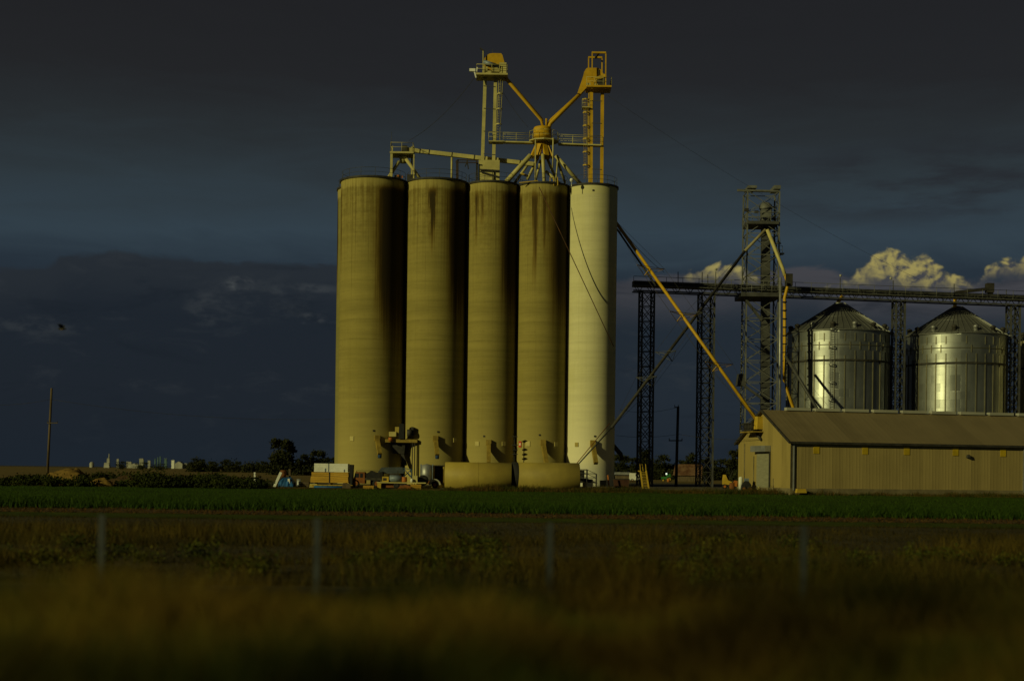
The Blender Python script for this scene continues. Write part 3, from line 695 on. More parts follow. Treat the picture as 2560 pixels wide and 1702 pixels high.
q = MB(); q.bar(at(1139, 406, DR - 1.5), at(1196, 407, DR - 1.5), 0.12); q.bar(at(1143, 400, DR + 1), at(1194, 401, DR + 1), 0.12); q.bar(at(1140, 406, DR - 1.5), at(1144, 400, DR + 1), 0.12); q.build('beam', M_brown, gt)
q = MB(); q.bar(at(1168, 401, DR), at(1168, 411, DR), 0.2); q.bar(at(1166, 409, DR), at(1163, 417, DR), 0.12); q.bar(at(1169, 409, DR), at(1171, 423, DR), 0.14); q.build('hoist', M_dark, gt)
q = MB(); q.lathe(at(1429, 455, DR - 3.0), [(0.05, -.6), (0.05, 0), (0.17, .03), (0.24, .22), (0.17, .42), (0.02, .45)], 14); q.build('roof_vent', M_white, None, 'round white vent cap on the roof between the stained and pale silos', 'vent')
# red sign and brackets between silos
p, an = S[3][5](1301, 1110, .06)
sg = thing('warning_sign', 'small red framed sign with a pale centre at the stained silo edge', 'sign', p)
MB().box(p, (0.5, 0.05, 0.75), an).build('board', M_red, sg); MB().box(p + Vector((-.0, -.04, .0)), (0.22, 0.05, 0.3), an).build('panel', M_white, sg)
q = MB()
pb = at(1287, 1110, 178.2)
for py in (1091, 1112, 1124, 1135): e = at(1287, py, 178.4); q.box(e, (0.75, 0.5, 0.1))
q.bar(at(1286, 1090, 178.5), at(1285, 1160, 178.5), 0.1)
q.build('cable_bracket', M_dark, None, 'dark stepped bracket in the gap beside the red sign', 'bracket')
# guy wires and cables
def wire(a, b, sag, r, lab, cat='cable', name='guy_wire', m=None, n=14):
    a, b = Vector(a), Vector(b); pts = []
    for k in range(n + 1):
        t_ = k / n; p = a.lerp(b, t_); p.z -= sag * 4 * t_ * (1 - t_); pts.append(p)
    return MB().tube(pts, r, 5).build(name, m or M_dark, None, lab, cat)
wire(at(1190, 190, DR), at(1022, 352, DR), 0.9, 0.025, 'thin guy wire from the cream elevator head down to the left roof tower')
wire(at(1256, 228, DR), at(1320, 318, DR), 0.3, 0.02, 'thin guy wire from the cream elevator ladder down towards the distributor')
wire(at(1520, 240, DR), at(2300, 700, 199), 1.0, 0.014, 'long guy wire from the yellow elevator down to the right over the bins')
wire(at(1535, 545, 184), at(1660, 680, 192), .6, 0.03, 'thin cable leaving the pale silo side above the yellow pipe')
pc0, pc1 = at(1348, 468, 177.0), at(1534, 866, 177.4)
MB().tube([pc0, pc0.lerp(pc1, .4), pc0.lerp(pc1, .75), pc1], 0.055, 7).build('rust_pipe', M_rustdark, None, 'thin rusty pipe slanting across the stained and pale silo fronts', 'pipe')

# platform with machines between the first two silos
DP = 178.7
pm = thing('machine_platform', 'raised yellow platform with dark machines between the two left silos', 'platform', gp(1005, DP))
a_, b_ = at(964, 1101, DP), at(1044, 1103, DP)
MB().box(((a_.x + b_.x) / 2, DP, (a_.z + b_.z) / 2), (b_.x - a_.x, 1.5, 0.4)).build('deck', M_spout, pm)
for px, dd in ((1031, -.6), (1037, -.6)): MB().bar(gp(px - 1, DP + dd), at(px, 1103, DP + dd), 0.12).build('post', M_dark, pm)
MB().box(at(998, 1118, DP + .6), (1.4, 1.3, 1.6), taper=1.2).build('hopper', M_dark, pm)
MB().bar(at(1003, 1125, DP + .3), at(1014, 1163, DP + .1), 0.4).build('shadow_bar', M_dark, pm)  # dark bar giving the platform's shadow band a solid shape
MB().box(at(982, 1085, DP - .6), (0.9, 0.9, 0.6)).build('control_box', M_hatch, pm)
MB().box(at(993, 1078, DP - .4), (0.5, 0.8, 1.1)).build('control_box', M_tan, pm)
MB().box(at(1004, 1078, DP - .5), (0.7, 0.9, 1.9), taper=.8).build('fan_tower', M_black, pm)
q = MB(); q.tube([at(1018, 1082, DP - .6), at(1030, 1082, DP - .6)], 0.45, 12); q.box(at(1031, 1078, DP - .3), (0.3, .8, 1.1)); q.build('blower', M_dark, pm)
q = MB(); q.lathe(at(976, 1103, DP - 1.0), [(0.02, 0), (.25, 0), (.25, .5), (0.02, .5)], 12); q.build('drum', M_orange, pm)

# ------------------------------------------------------------------ steel tower, bridge, pipes on the right
def lattice(mb_leg, mb_br, c, wx, wy, z0, z1, panels, lr=0.09, br=0.045, rz=0.0, diag=True):
    cr, sr = math.cos(rz), math.sin(rz)
    P = [(c[0] + (a * wx * cr - b * wy * sr) / 2, c[1] + (a * wx * sr + b * wy * cr) / 2) for a, b in ((-1, -1), (1, -1), (1, 1), (-1, 1))]
    for i, p in enumerate(P): mb_leg[i].bar((p[0], p[1], z0), (p[0], p[1], z1), lr * 2)
    hs = np.linspace(z0, z1, panels + 1)
    for k in range(panels):
        for i in range(4):
            a, b = P[i], P[(i + 1) % 4]
            mb_br.bar((a[0], a[1], hs[k + 1]), (b[0], b[1], hs[k + 1]), br * 2)
            if diag:
                mb_br.bar((a[0], a[1], hs[k]), (b[0], b[1], hs[k + 1]), br * 1.7)
                mb_br.bar((b[0], b[1], hs[k]), (a[0], a[1], hs[k + 1]), br * 1.7)
    return P
DT = 194.0
tb = gp(1890, DT)
tx0, tx1 = at(1862, 640, DT).x, at(1941, 640, DT).x; tcx = (tx0 + tx1) / 2; tz1 = at(1900, 484, DT).z
tw = thing('lattice_tower', 'tall grey steel lattice tower with an elevator inside and a crane beam on top', 'lattice tower', (tcx, DT, gz(DT)))
legs = [MB() for _ in range(4)]; brc = MB()
lattice(legs, brc, (tcx, DT), tx1 - tx0, 3.6, gz(DT), tz1, 14, 0.09, 0.045)
for l in legs: l.build('leg', M_gsteel, tw)
brc.build('bracing', M_gsteel, tw)
q = MB()
for dy_ in (-1.6, 1.6): q.bar(at(1843, 476, DT + dy_), at(1946, 479, DT + dy_), 0.28, 0.3)
q.box(at(1876, 473, DT), (1.2, 3.4, .35)); q.box(at(1938, 474, DT), (0.9, 3.4, .5)); q.build('crane_beam', M_gsteel, tw)
def deckp(pxa, pxb, py, dpt, th, name='platform', m=M_dsteel, rail=True):
    a, b = at(pxa, py, DT), at(pxb, py, DT)
    MB().box(((a.x + b.x) / 2, DT, a.z), (b.x - a.x, dpt, th)).build(name, m, tw)
    if rail:
        q = MB(); z_ = a.z + th / 2; h = dpt / 2 - .1
        railing(q, [(a.x, DT + h, z_), (a.x, DT - h, z_), (b.x, DT - h, z_), (b.x, DT + h, z_), (a.x, DT + h, z_)], 1.15, 1.3, 0.035)
        q.build('railing', M_gsteel, tw)
deckp(1862, 1940, 563, 4.6, 0.4); deckp(1845, 1945, 742, 6.0, 0.55)
MB().bar(at(1912, 1120, DT), at(1914, 570, DT), 1.15, 0.9).build('elevator_trunk', M_dsteel, tw)
MB().bar(at(1922, 1120, DT + 1.2), at(1923, 575, DT + 1.2), 0.25).build('elevator_trunk', M_dsteel, tw)
q = MB(); hx = at(1914, 545, DT); q.box(hx, (1.3, 1.3, 2.5)); q.lathe((hx.x, DT, hx.z + 1.2), [(0.9, 0), (0.85, .5), (.5, .85), (0.02, .95)], 14); q.build('elevator_head', M_gsteel, tw)
q = MB(); ladder(q, at(1947, 640, DT + 1), at(1932, 520, DT + 1), 0.45, 0.5, r=0.035); q.box(at(1951, 635, DT + 1), (0.9, 1.4, .12)); railing(q, [at(1946, 635, DT + .3), at(1956, 635, DT + .3)], 1.1, .8, .03); q.build('stair', M_dsteel, tw)
q = MB(); q.bar(at(1866, 752, DT - 2.2), at(1904, 800, DT - 2.2), 0.35); q.bar(at(1855, 960, DT - 2.2), at(1905, 996, DT - 2.2), 0.3); q.box(at(1852, 950, DT - 1), (1.2, 2, 1.6), taper=.7); q.build_each('side_landing', M_dsteel, tw)
q = MB(); q.box(at(1867, 525, DT - 2), (.5, .4, .4)); q.box(at(1891, 530, DT - 2), (.5, .4, .3)); q.build_each('floodlight', M_dark, tw)

# bridge
def brg(px): 
    return 190.5 + (px - 1580) / 1000.0 * 8.0
br = thing('conveyor_bridge', 'long dark steel conveyor bridge running from the tower over the bins', 'conveyor bridge', at(2060, 725, brg(2060)))
def bp(px, dyrow=0.0, off=0.0): # top chord row along the bridge
    row = 703 + (px - 1580) * 0.0372
    return at(px, row + dyrow, brg(px)) + Vector((0, off, 0))
xs_ = [1582, 1760, 1960, 2160, 2360, 2590]
q = MB()
for off in (-.9, .9):
    q.bar(bp(1582, 4, off), bp(2600, 4, off), 0.14); q.bar(bp(1582, 25, off), bp(2600, 25, off), 0.18)
    for k in range(64):
        a = 1582 + k * 15.8; s_ = 1 if k % 2 else -1
        q.bar(bp(a, 14.5 + 10.5 * s_, off), bp(a + 15.8, 14.5 - 10.5 * s_, off), 0.07)
q.build('truss', M_dsteel, br)
MB().bar(bp(1582, 7), bp(2600, 7), 1.0, 0.75).build('conveyor_housing', M_dsteel, br)
q = MB(); 
for off in (-1.3,): railing(q, [bp(1582, 12, off), bp(2600, 12, off)], 1.15, 2.2, 0.035)
q.bar(bp(1582, 13, -1.1), bp(2600, 13, -1.1), 0.6, 0.08); q.build('walkway', M_gsteel, br)
q = MB()
for px, h_ in ((1694, 40), (1754, 42), (1768, 36), (1788, 44), (2098, 40), (2230, 38), (2382, 36), (2512, 26)):
    q.tube([bp(px, 6, -.6), bp(px, -h_ + 14, -.6)], 0.06, 5)
q.build_each('lamp_post', M_dsteel, br)
for px, h_ in ((2098, 40), (2223, 38), (1788, 44)):
    MB().lathe(bp(px, -h_ + 12, -.8), [(0.02, 0), (.16, .05), (.16, .3), (0.02, .35)], 8).build('lamp', M_pale, br)
q = MB(); q.bar(bp(2390, -2), bp(2470, -14), .7, .4); q.box(bp(2474, -16), (1.0, 1.0, 1.3)); q.bar(bp(2476, -8), bp(2476, 6), .6); q.build('conveyor_head', M_dark, br)
for pxa, pxb, yt, lab in ((1598, 1632, 728, 'leftmost dark lattice leg under the bridge beside the pale silo'), (1746, 1782, 730, 'dark lattice leg under the bridge midway to the steel tower'), (2232, 2258, 744, 'lattice leg under the bridge in the gap between the two bins'), (2518, 2545, 756, 'lattice leg under the bridge behind the right bin edge')):
    pxm = (pxa + pxb) / 2; d_ = brg(pxm)
    c_ = at(pxm, 900, d_); wid = (pxb - pxa) / F * d_; z1_ = bp(pxm, 25).z
    o = thing('bridge_support', lab, 'lattice support', (c_.x, d_, gz(d_)), 'lattice legs carrying the conveyor bridge')
    legs = [MB() for _ in range(4)]; brc = MB()
    lattice(legs, brc, (c_.x, d_), wid * .92, wid * .8, gz(d_), z1_, 13, 0.11, 0.05, rz=0.22)
    for l in legs: l.build('leg', M_dsteel, o)
    brc.build('bracing', M_dsteel, o)
# long pipes
def kingposts(par, a, b, ts, h, spread, m):
    a, b = Vector(a), Vector(b); dr = (b - a).normalized(); up = Vector((0, 0, 1)); up = (up - dr * up.dot(dr)).normalized(); sd_ = dr.cross(up)
    q = MB(); w = MB(); last = [a, a, a]
    for t_ in ts:
        c_ = a.lerp(b, t_); e = [c_ + sd_ * (spread * s_) + up * (h * u_) for s_, u_ in ((-1, .35), (1, .35), (0, -1))]
        for k in range(3): q.bar(c_, e[k], 0.07); q.bar(e[k], e[(k + 1) % 3], 0.05); w.tube([last[k], e[k]], 0.018, 4)
        last = e
    for k in range(3): w.tube([last[k], b], 0.018, 4)
    q.build_each('cable_strut', m, par, 6); w.build('stay_cable', M_dark, par)
pa, pb = at(1532, 545, 186), at(1896, 1056, 168)
lp = thing('grain_pipe', 'long straight yellow grain pipe sloping from the pale silo down to the shed', 'grain pipe', pb)
MB().tube([pa, pb], 0.21, 12).build('pipe', M_yel, lp)
kingposts(lp, pa, pb, (0.27, 0.50, 0.74), 1.1, 2.6, M_yel)
pa2, pb2 = at(1528, 552, 187), at(1640, 715, 182)
MB().tube([pa2, pb2], 0.13, 8).build('return_pipe', M_dsteel, lp)
bx_ = at(1899, 1057, 168); MB().box(bx_, (1.1, 1.0, 1.5), .3, .8).build('discharge_box', M_yel2, lp)
pa, pb = at(1914, 574, DT - 2.2), at(1438, 1168, 172.5)
lp2 = thing('grain_pipe', 'long grain pipe, shade coloured into its dark run, sloping from the steel tower down left past the pale silo', 'grain pipe', pb)
MB().tube([pa, at(1862, 628, 192)], 0.2, 12).build('upper_pipe', mat('dull_cream_pipe', (0.24, 0.21, 0.12), .6, .15, 1), lp2)
MB().tube([at(1862, 628, 192), at(1528, 1070, 177.2)], 0.2, 10).build('pipe', M_dark, lp2)  # dark colour puts the pale silo's shade into this run
MB().tube([at(1528, 1070, 177.2), at(1440, 1166, 173.5)], 0.09, 8).build('lower_pipe', M_dsteel, lp2)
kingposts(lp2, at(1862, 628, 192), at(1528, 1070, 177.2), (0.38, 0.60, 0.74), 1.3, 1.9, M_dsteel)
q = MB(); q.tube([at(1524, 1058, 176.6), at(1440, 1160, 173)], 0.05, 6); q.build('side_cable', M_rust, lp2)
MB().tube([at(1918, 574, DT - 2.8), at(1957, 672, DT - 3.0), at(1963, 690, DT - 3.2)], 0.24, 10).build('grain_spout', M_cream, None, 'cream spout sloping right from the steel tower head to the yellow vertical pipe', 'grain spout')
yp = thing('drop_pipe', 'yellow vertical drop pipe in front of the left bin, bending at its foot', 'grain pipe', at(1985, 1030, 187))
MB().tube([at(1963, 686, DT - 3.2), at(1970, 712, DT - 3.4), at(1961.5, 745, DT - 3.6), at(1960.5, 952, DT - 4), at(1966, 968, DT - 4.2), at(1987, 1030, DT - 6)], 0.22, 10).build('pipe', M_yel, yp)
q = MB()
for k in range(10): e = at(1961.5, 755 + k * 21, DT - 3.8); q.box(e, (0.55, 0.55, 0.12))
q.box(at(1972, 700, DT - 3.4), (0.9, .9, 1.6)); q.build_each('joint_band', M_dark, yp)
MB().tube([at(1949, 1110, DT - 5), at(1951, 694, DT - 5)], 0.17, 10).build('steel_pole', M_galv, None, 'pale galvanised pole standing beside the yellow vertical drop pipe', 'pole')
MB().tube([at(1964, 890, DT - 5), at(2043, 1022, DT - 11)], 0.2, 8).build('grain_pipe', M_dsteel, None, 'short dark pipe slanting across the foot of the left bin', 'grain pipe')
MB().tube([at(1532, 1112, 183), at(1552, 1135, 183), at(1556, 1150, 183)], 0.28, 8).build('discharge_spout', M_dark, None, 'dark spout sticking out from the shaded right side of the pale silo', 'spout')

# ------------------------------------------------------------------ steel bins
def bin_mat():
    m = bpy.data.materials.new('corrugated_bin_steel'); m.use_nodes = True; nt = m.node_tree; h = NG(nt); b = nt.nodes['Principled BSDF']
    t = h.n('ShaderNodeTexCoord'); s = h.n('ShaderNodeSeparateXYZ'); nt.links.new(t.outputs['Object'], s.inputs[0]); x, y, z = s.outputs
    th = h.m('MULTIPLY', h.m('ARCTAN2', x, h.m('MULTIPLY', y, -1.0)), 57.29578)
    cell = h.xyz(h.m('FLOOR', h.m('DIVIDE', th, 11.25)), h.m('FLOOR', h.m('DIVIDE', z, 1.12)), 0.0)
    wn = h.n('ShaderNodeTexWhiteNoise'); nt.links.new(cell, wn.inputs[0])
    n = h.noise(h.xyz(x, y, h.m('MULTIPLY', z, .5)), 0.5, 5, .6)
    nt.links.new(h.mix(h.ss(n, .3, .7), (0.22, 0.235, 0.235), (0.31, 0.33, 0.33)), b.inputs['Base Color'])
    b.inputs['Metallic'].default_value = 0.80
    nt.links.new(h.m('ADD', 0.33, h.m('MULTIPLY', wn.outputs[0], 0.13)), b.inputs['Roughness'])
    wv = h.m('SINE', h.m('MULTIPLY', z, 59.0))
    bn = h.n('ShaderNodeBump'); bn.inputs['Strength'].default_value = 0.35; bn.inputs['Distance'].default_value = 0.01
    nt.links.new(h.m('ADD', wv, h.m('MULTIPLY', wn.outputs[0], 3.0)), bn.inputs['Height']); nt.links.new(bn.outputs[0], b.inputs['Normal'])
    return m
M_bin = bin_mat()
M_binroof = mat('bin_roof_steel', (0.15, 0.155, 0.15), 0.5, 0.15, .4, metal=0.55)
M_rib = mat('bin_stiffener', (0.17, 0.16, 0.11), 0.5, 0.15, 1, metal=0.5)
def steel_bin(pxl, pxr, ye, yp_, d, label, m_wall, hatch_px, mrib=M_rib):
    a, b = at(pxl, ye, d), at(pxr, ye, d); rad = (b.x - a.x) / 2; cx_ = (a.x + b.x) / 2; z0 = gz(d); H = at((pxl + pxr) / 2, ye, d - rad).z - z0; Hp = at((pxl + pxr) / 2, yp_, d).z - z0
    t = thing('grain_bin', label, 'grain bin', (cx_, d, z0), 'corrugated steel grain bins')
    MB().lathe((cx_, d, z0), [(rad, 0), (rad, H)], 96).build('wall', m_wall, t)
    rf = MB(); rf.lathe((cx_, d, z0), [(rad + .18, H - .05), (rad + .18, H + .06), (rad * .09, Hp - .25), (rad * .09, Hp), (0.02, Hp + .1)], 64, False); ro = rf.build('roof', M_binroof, t)
    q = MB()
    for k in range(48):
        th = 2 * math.pi * k / 48; s_, c_ = math.sin(th), math.cos(th)
        q.bar((cx_ + s_ * (rad + .15), d - c_ * (rad + .15), z0 + H + .1), (cx_ + s_ * rad * .1, d - c_ * rad * .1, z0 + Hp - .2), 0.07, 0.09)
    q.ring((cx_, d, z0 + H + (Hp - H) * .46 + .1), rad * .55, 0.05, 48, 4)
    q.build('roof_rib', M_binroof, ro)
    q = MB()
    for k in range(32):
        th = 2 * math.pi * (k + .5) / 32
        q.box((cx_ + (rad + .05) * math.sin(th), d - (rad + .05) * math.cos(th), z0 + H * .42), (0.14, 0.1, H * .84), th)
        for j in range(3):
            if random.random() < .75:
                q.box((cx_ + (rad + .04) * math.sin(th + .098 * (j % 2)), d - (rad + .04) * math.cos(th + .098 * (j % 2)), z0 + H * (.845 + .055 * j)), (0.13, 0.08, H * .05), th + .098 * (j % 2))
    q.build('stiffener', mrib, t)
    q = MB(); 
    q.lathe((cx_, d, z0 + H * .803), [(rad, 0), (rad + .13, 0), (rad + .13, .25), (rad, .25)], 72, False); q.build('wind_ring', M_dark, t)
    q = MB(); q.ring((cx_, d, z0 + H * .905), rad + .04, 0.05, 64, 4); q.build('panel_seam', mrib, t)
    for k in range(14):
        th = 2 * math.pi * (k + .25) / 14; rr = rad * .93; zz_ = z0 + H + (Hp - H) * .08
        v = MB(); v.lathe((cx_ + rr * math.sin(th), d - rr * math.cos(th), zz_), [(.3, -.2), (.3, .45), (.42, .5), (.3, .75), (0.02, .85)], 10); v.build('roof_vent', M_galv if k % 3 == 0 else M_dark, t)
    q = MB(); th = R(78); q.bar((cx_ + rad * math.sin(th), d - rad * math.cos(th), z0 + H + .2), (cx_ + rad * .1 * math.sin(th), d - rad * .1 * math.cos(th), z0 + Hp), .5, .12); q.build('roof_edge_bar', M_galv, t)  # pale bar up the right slope of the roof
    th = math.asin(max(-.95, min(.95, (hatch_px - (pxl + pxr) / 2) / ((pxr - pxl) / 2)))); e = Vector((cx_ + (rad + .1) * math.sin(th), d - (rad + .1) * math.cos(th), 0))
    q = MB(); so = Vector((math.cos(th), math.sin(th), 0)); oo = Vector((math.sin(th), -math.cos(th), 0))
    ladder(q, (e.x, e.y, z0), (e.x, e.y, z0 + H), 0.5, 0.42, 1.2, so, oo, .03); q.build('caged_ladder', M_galv, t)
    return t, cx_, rad, z0, H, Hp
DB = 198.5
b1_ = steel_bin(1970, 2222, 823, 757, DB, 'left corrugated steel grain bin with a yellow pipe before it', M_bin, 2055)
b2_ = steel_bin(2268, 2512, 831, 766, DB + 2, 'right corrugated steel grain bin standing alone past the lattice leg', M_bin, 2500)
M_cbin = mat('cream_bin_wall', (0.5, 0.46, 0.28), .6, .12, .5)
b3_ = steel_bin(2553, 2790, 840, 775, DB + 3, 'cream walled grain bin cut off by the right picture edge', M_cbin, 2700, M_cream)
for (px0_, py0_, px1_, py1_, lab) in ((2106, 740, 2094, 757, 'short yellow spout between the bridge and the left bin peak'), (2388, 748, 2387, 768, 'short yellow spout between the bridge and the right bin peak')):
    MB().tube([at(px0_, py0_, DB + 1), at(px1_, py1_, DB + 1)], 0.25, 10).build('bin_spout', M_yel, None, lab, 'grain spout')

# ------------------------------------------------------------------ metal shed
def ribbed(name, col, axis, step, rough=0.55, var=.12):
    m = bpy.data.materials.new(name); m.use_nodes = True; nt = m.node_tree; h = NG(nt); b = nt.nodes['Principled BSDF']; b.inputs['Roughness'].default_value = rough; b.inputs['Specular IOR Level'].default_value = .25
    t = h.n('ShaderNodeTexCoord'); s = h.n('ShaderNodeSeparateXYZ'); nt.links.new(t.outputs['Object'], s.inputs[0])
    ca, sa = math.cos(axis), math.sin(axis)
    u = h.m('ADD', h.m('MULTIPLY', s.outputs[0], ca), h.m('MULTIPLY', s.outputs[1], sa))
    fr = h.m('FRACT', h.m('DIVIDE', u, step)); rib = h.ss(h.m('ABSOLUTE', h.m('SUBTRACT', fr, 0.5)), 0.34, 0.46)
    pan = h.n('ShaderNodeTexWhiteNoise'); pan.noise_dimensions = '1D'; nt.links.new(h.m('FLOOR', h.m('DIVIDE', u, step * 3)), pan.inputs['W'])
    n = h.noise(h.xyz(s.outputs[0], s.outputs[1], h.m('MULTIPLY', s.outputs[2], .5)), .4, 6, .62)
    f = h.m('ADD', h.m('MULTIPLY', n, .7), h.m('MULTIPLY', pan.outputs[0], .3))
    c_ = h.mix(h.ss(f, .25, .7), tuple(x * (1 - var) for x in col), tuple(x * (1 + var) for x in col))
    drt = h.noise(h.xyz(h.m('MULTIPLY', u, 1.4), 0.0, h.m('MULTIPLY', s.outputs[2], .12)), 1.0, 6, .65)
    c_ = h.mix(h.ss(drt, .5, .8, 0.0, .35), c_, tuple(x * .55 for x in col))
    c_ = h.mix(h.m('MULTIPLY', rib, .08), c_, tuple(x * .5 for x in col))
    nt.links.new(c_, b.inputs['Base Color'])
    bn = h.n('ShaderNodeBump'); bn.inputs['Strength'].default_value = .28; bn.inputs['Distance'].default_value = .03
    nt.links.new(rib, bn.inputs['Height']); nt.links.new(bn.outputs[0], b.inputs['Normal'])
    return m
RZ = R(14.0); ax = Vector((math.cos(RZ), math.sin(RZ), 0)); ay = Vector((-math.sin(RZ), math.cos(RZ), 0))
DS = 160.0
zg = gz(163) + .25
c0 = at(1977, 1226, DS); c0.z = zg
SW = 15.0
he = at(1977, 1104, DS).z - zg; ridge_p = c0 + ay * (SW / 2); hr = at(1912, 1028, ridge_p.y).z - zg
# length so that the far corner lands at column 2558
tt = (2558 - PX0) / F; SL = (tt * c0.y - c0.x) / (ax.x - tt * ax.y)
SL += 7.0
sh = thing('metal_shed', 'long tan ribbed metal shed with a gabled end and roller door', 'shed', c0)
M_wallL = ribbed('shed_siding', (0.29, 0.228, 0.095), RZ, 0.42)
M_wallG = ribbed('shed_gable_siding', (0.275, 0.215, 0.075), RZ + math.pi / 2, 0.42)
M_roof = ribbed('shed_roofing', (0.175, 0.140, 0.078), RZ, 0.62)
def sp(u, v, z): return c0 + ax * u + ay * v + Vector((0, 0, z))
MB().add([sp(0, 0, .5), sp(SL, 0, .5), sp(SL, 0, he), sp(0, 0, he)], [(0, 1, 2, 3)]).add([sp(0, SW, .5), sp(SL, SW, .5), sp(SL, SW, he), sp(0, SW, he)], [(3, 2, 1, 0)]).build('side_wall', M_wallL, sh)
for u in (0, SL):
    MB().add([sp(u, 0, .5), sp(u, SW, .5), sp(u, SW, he), sp(u, SW / 2, hr), sp(u, 0, he)], [(0, 4, 3, 2, 1)]).build('gable_wall', M_wallG, sh)
MB().box(sp(SL / 2, SW / 2, .15), (SL + .25, SW + .25, .75), RZ).build('footing', M_concrete, sh)
sl = (hr - he) / (SW / 2); ov = .35
rf = MB()
for s0, s1 in ((-ov, SW / 2), (SW + ov, SW / 2)):
    z_e = he - sl * ov
    A = [sp(-ov, s0, z_e + .05), sp(SL + ov, s0, z_e + .05), sp(SL + ov, s1, hr + .05), sp(-ov, s1, hr + .05)]; B = [p + Vector((0, 0, .12)) for p in A]
    fc = [(3, 2, 1, 0), (4, 5, 6, 7), (0, 1, 5, 4), (1, 2, 6, 5), (2, 3, 7, 6), (3, 0, 4, 7)]
    rf.add(A + B, fc)
rfo = rf.build('roof', M_roof, sh)
q = MB(); z_e = he - sl * ov
q.bar(sp(-ov - .04, -ov - .03, z_e + .08), sp(SL + ov, -ov - .03, z_e + .08), .12, .26); q.bar(sp(-ov - .05, -ov, z_e + .1), sp(-ov - .05, SW / 2, hr + .1), .1, .28); q.bar(sp(-ov - .05, SW + ov, z_e + .1), sp(-ov - .05, SW / 2, hr + .1), .1, .28)
q.build('roof_trim', M_dark, sh)
for u_ in (.25, SL - 7.0): MB().bar(sp(u_, -.1, .3), sp(u_, -.1, he - .2), .16).build('downpipe', M_galv, sh)
q = MB(); q.bar(sp(-.03, -.03, .5), sp(-.03, -.03, he - .1), .12); q.build('corner_trim', M_dark, sh)
for k in range(9):
    pxa = 1962 + k * 72.4; v0 = c0 + ay * (SW / 2)
    def uat(px): t_ = (px - PX0) / F; return (t_ * v0.y - v0.x) / (ax.x - t_ * ax.y)
    ua, ub = uat(pxa), uat(pxa + 60)
    if ub - ua > .3: MB().box(sp((ua + ub) / 2, SW / 2, hr + .34), (ub - ua, .7, .34), RZ).build('ridge_vent', M_pale, sh)
def ul(px): t_ = (px - PX0) / F; return (t_ * c0.y - c0.x) / (ax.x - t_ * ax.y)
M_sky = mat('yellow_skylight_panel', (0.40, 0.28, 0.015), .4, .15, 1)
for px in (2040, 2162, 2266, 2388, 2507): MB().box(sp(ul(px), -.03, he - .75), (.72, .05, 1.05), RZ).build('skylight_panel', M_sky, sh)
MB().box(sp(ul(2418), -.2, he - 1.3), (.4, .4, .35), RZ, .7).build('wall_lamp', M_dark, sh)
# gable details: v runs from the near corner (0) to the far corner (SW)
def vg(px): t_ = (px - PX0) / F; return (t_ * c0.y - c0.x) / (ay.x - t_ * ay.y)
v1, v2 = vg(1893), vg(1924); dh = at(1905, 1131, sp(0, (v1 + v2) / 2, 0).y).z - zg
dr_ = MB().box(sp(-.05, (v1 + v2) / 2, dh / 2 + .1), (.1, abs(v2 - v1), dh), RZ).build('roller_door', mat('grey_roller_door', (0.22, 0.215, 0.15), .55, .12, 1, stretch=(1, 1, 6)), sh)
MB().bar(sp(-.4, v1 + .4, dh + .45), sp(-.4, v2 - .3, dh + .45), .7, .7).build('door_housing', M_galv, sh)
q = MB(); q.bar(sp(-.08, v2 - .12, .2), sp(-.08, v2 - .12, dh + .8), .14, .3); q.build('door_frame', M_dark, sh)
q = MB(); q.bar(sp(-.06, vg(1862), .5), sp(-.06, vg(1862), he), .12); q.bar(sp(-.05, vg(1934), 1.6), sp(-.05, vg(1934), .5), .08); q.bar(sp(-.06, vg(1885), .8), sp(-.06, vg(1885), 4.2), .1); q.build_each('conduit', M_concrete, sh)
pz = at(1890, 1078, 166).z - zg
pl_ = MB().box(sp(-.7, (vg(1876) + vg(1908)) / 2, pz), (1.4, abs(vg(1876) - vg(1908)), .14), RZ).build('landing', M_spout, sh)
q = MB(); v_a, v_b = vg(1874), vg(1904); railing(q, [sp(-1.35, v_a, pz), sp(-1.35, v_b, pz)], 1.0, 1.0, .035); q.build('landing_rail', M_dark, sh)
q = MB(); q.box(sp(-.7, vg(1889), pz + .6), (.9, 2.2, 1.0), RZ); q.bar(sp(-.4, vg(1898), pz - .1), sp(-.1, vg(1905), pz - 1.0), .25); q.build('conveyor_drive', M_dark, sh)
for px in (1887, 1921):
    b_ = sp(-1.2, vg(px), 0); b_.z = zg - .3; MB().tube([b_, b_ + Vector((0, 0, .95))], .12, 10).build('bollard', M_cream, None, 'short cream bollard on the ' + ('left' if px < 1900 else 'right') + ' side of the roller door', 'bollard')
b_ = sp(.9, -.7, .25); MB().box(b_, (1.2, .5, .45), RZ, .85).build('crate', M_yel2, None, 'low yellow crate on the ground at the shed corner', 'crate')

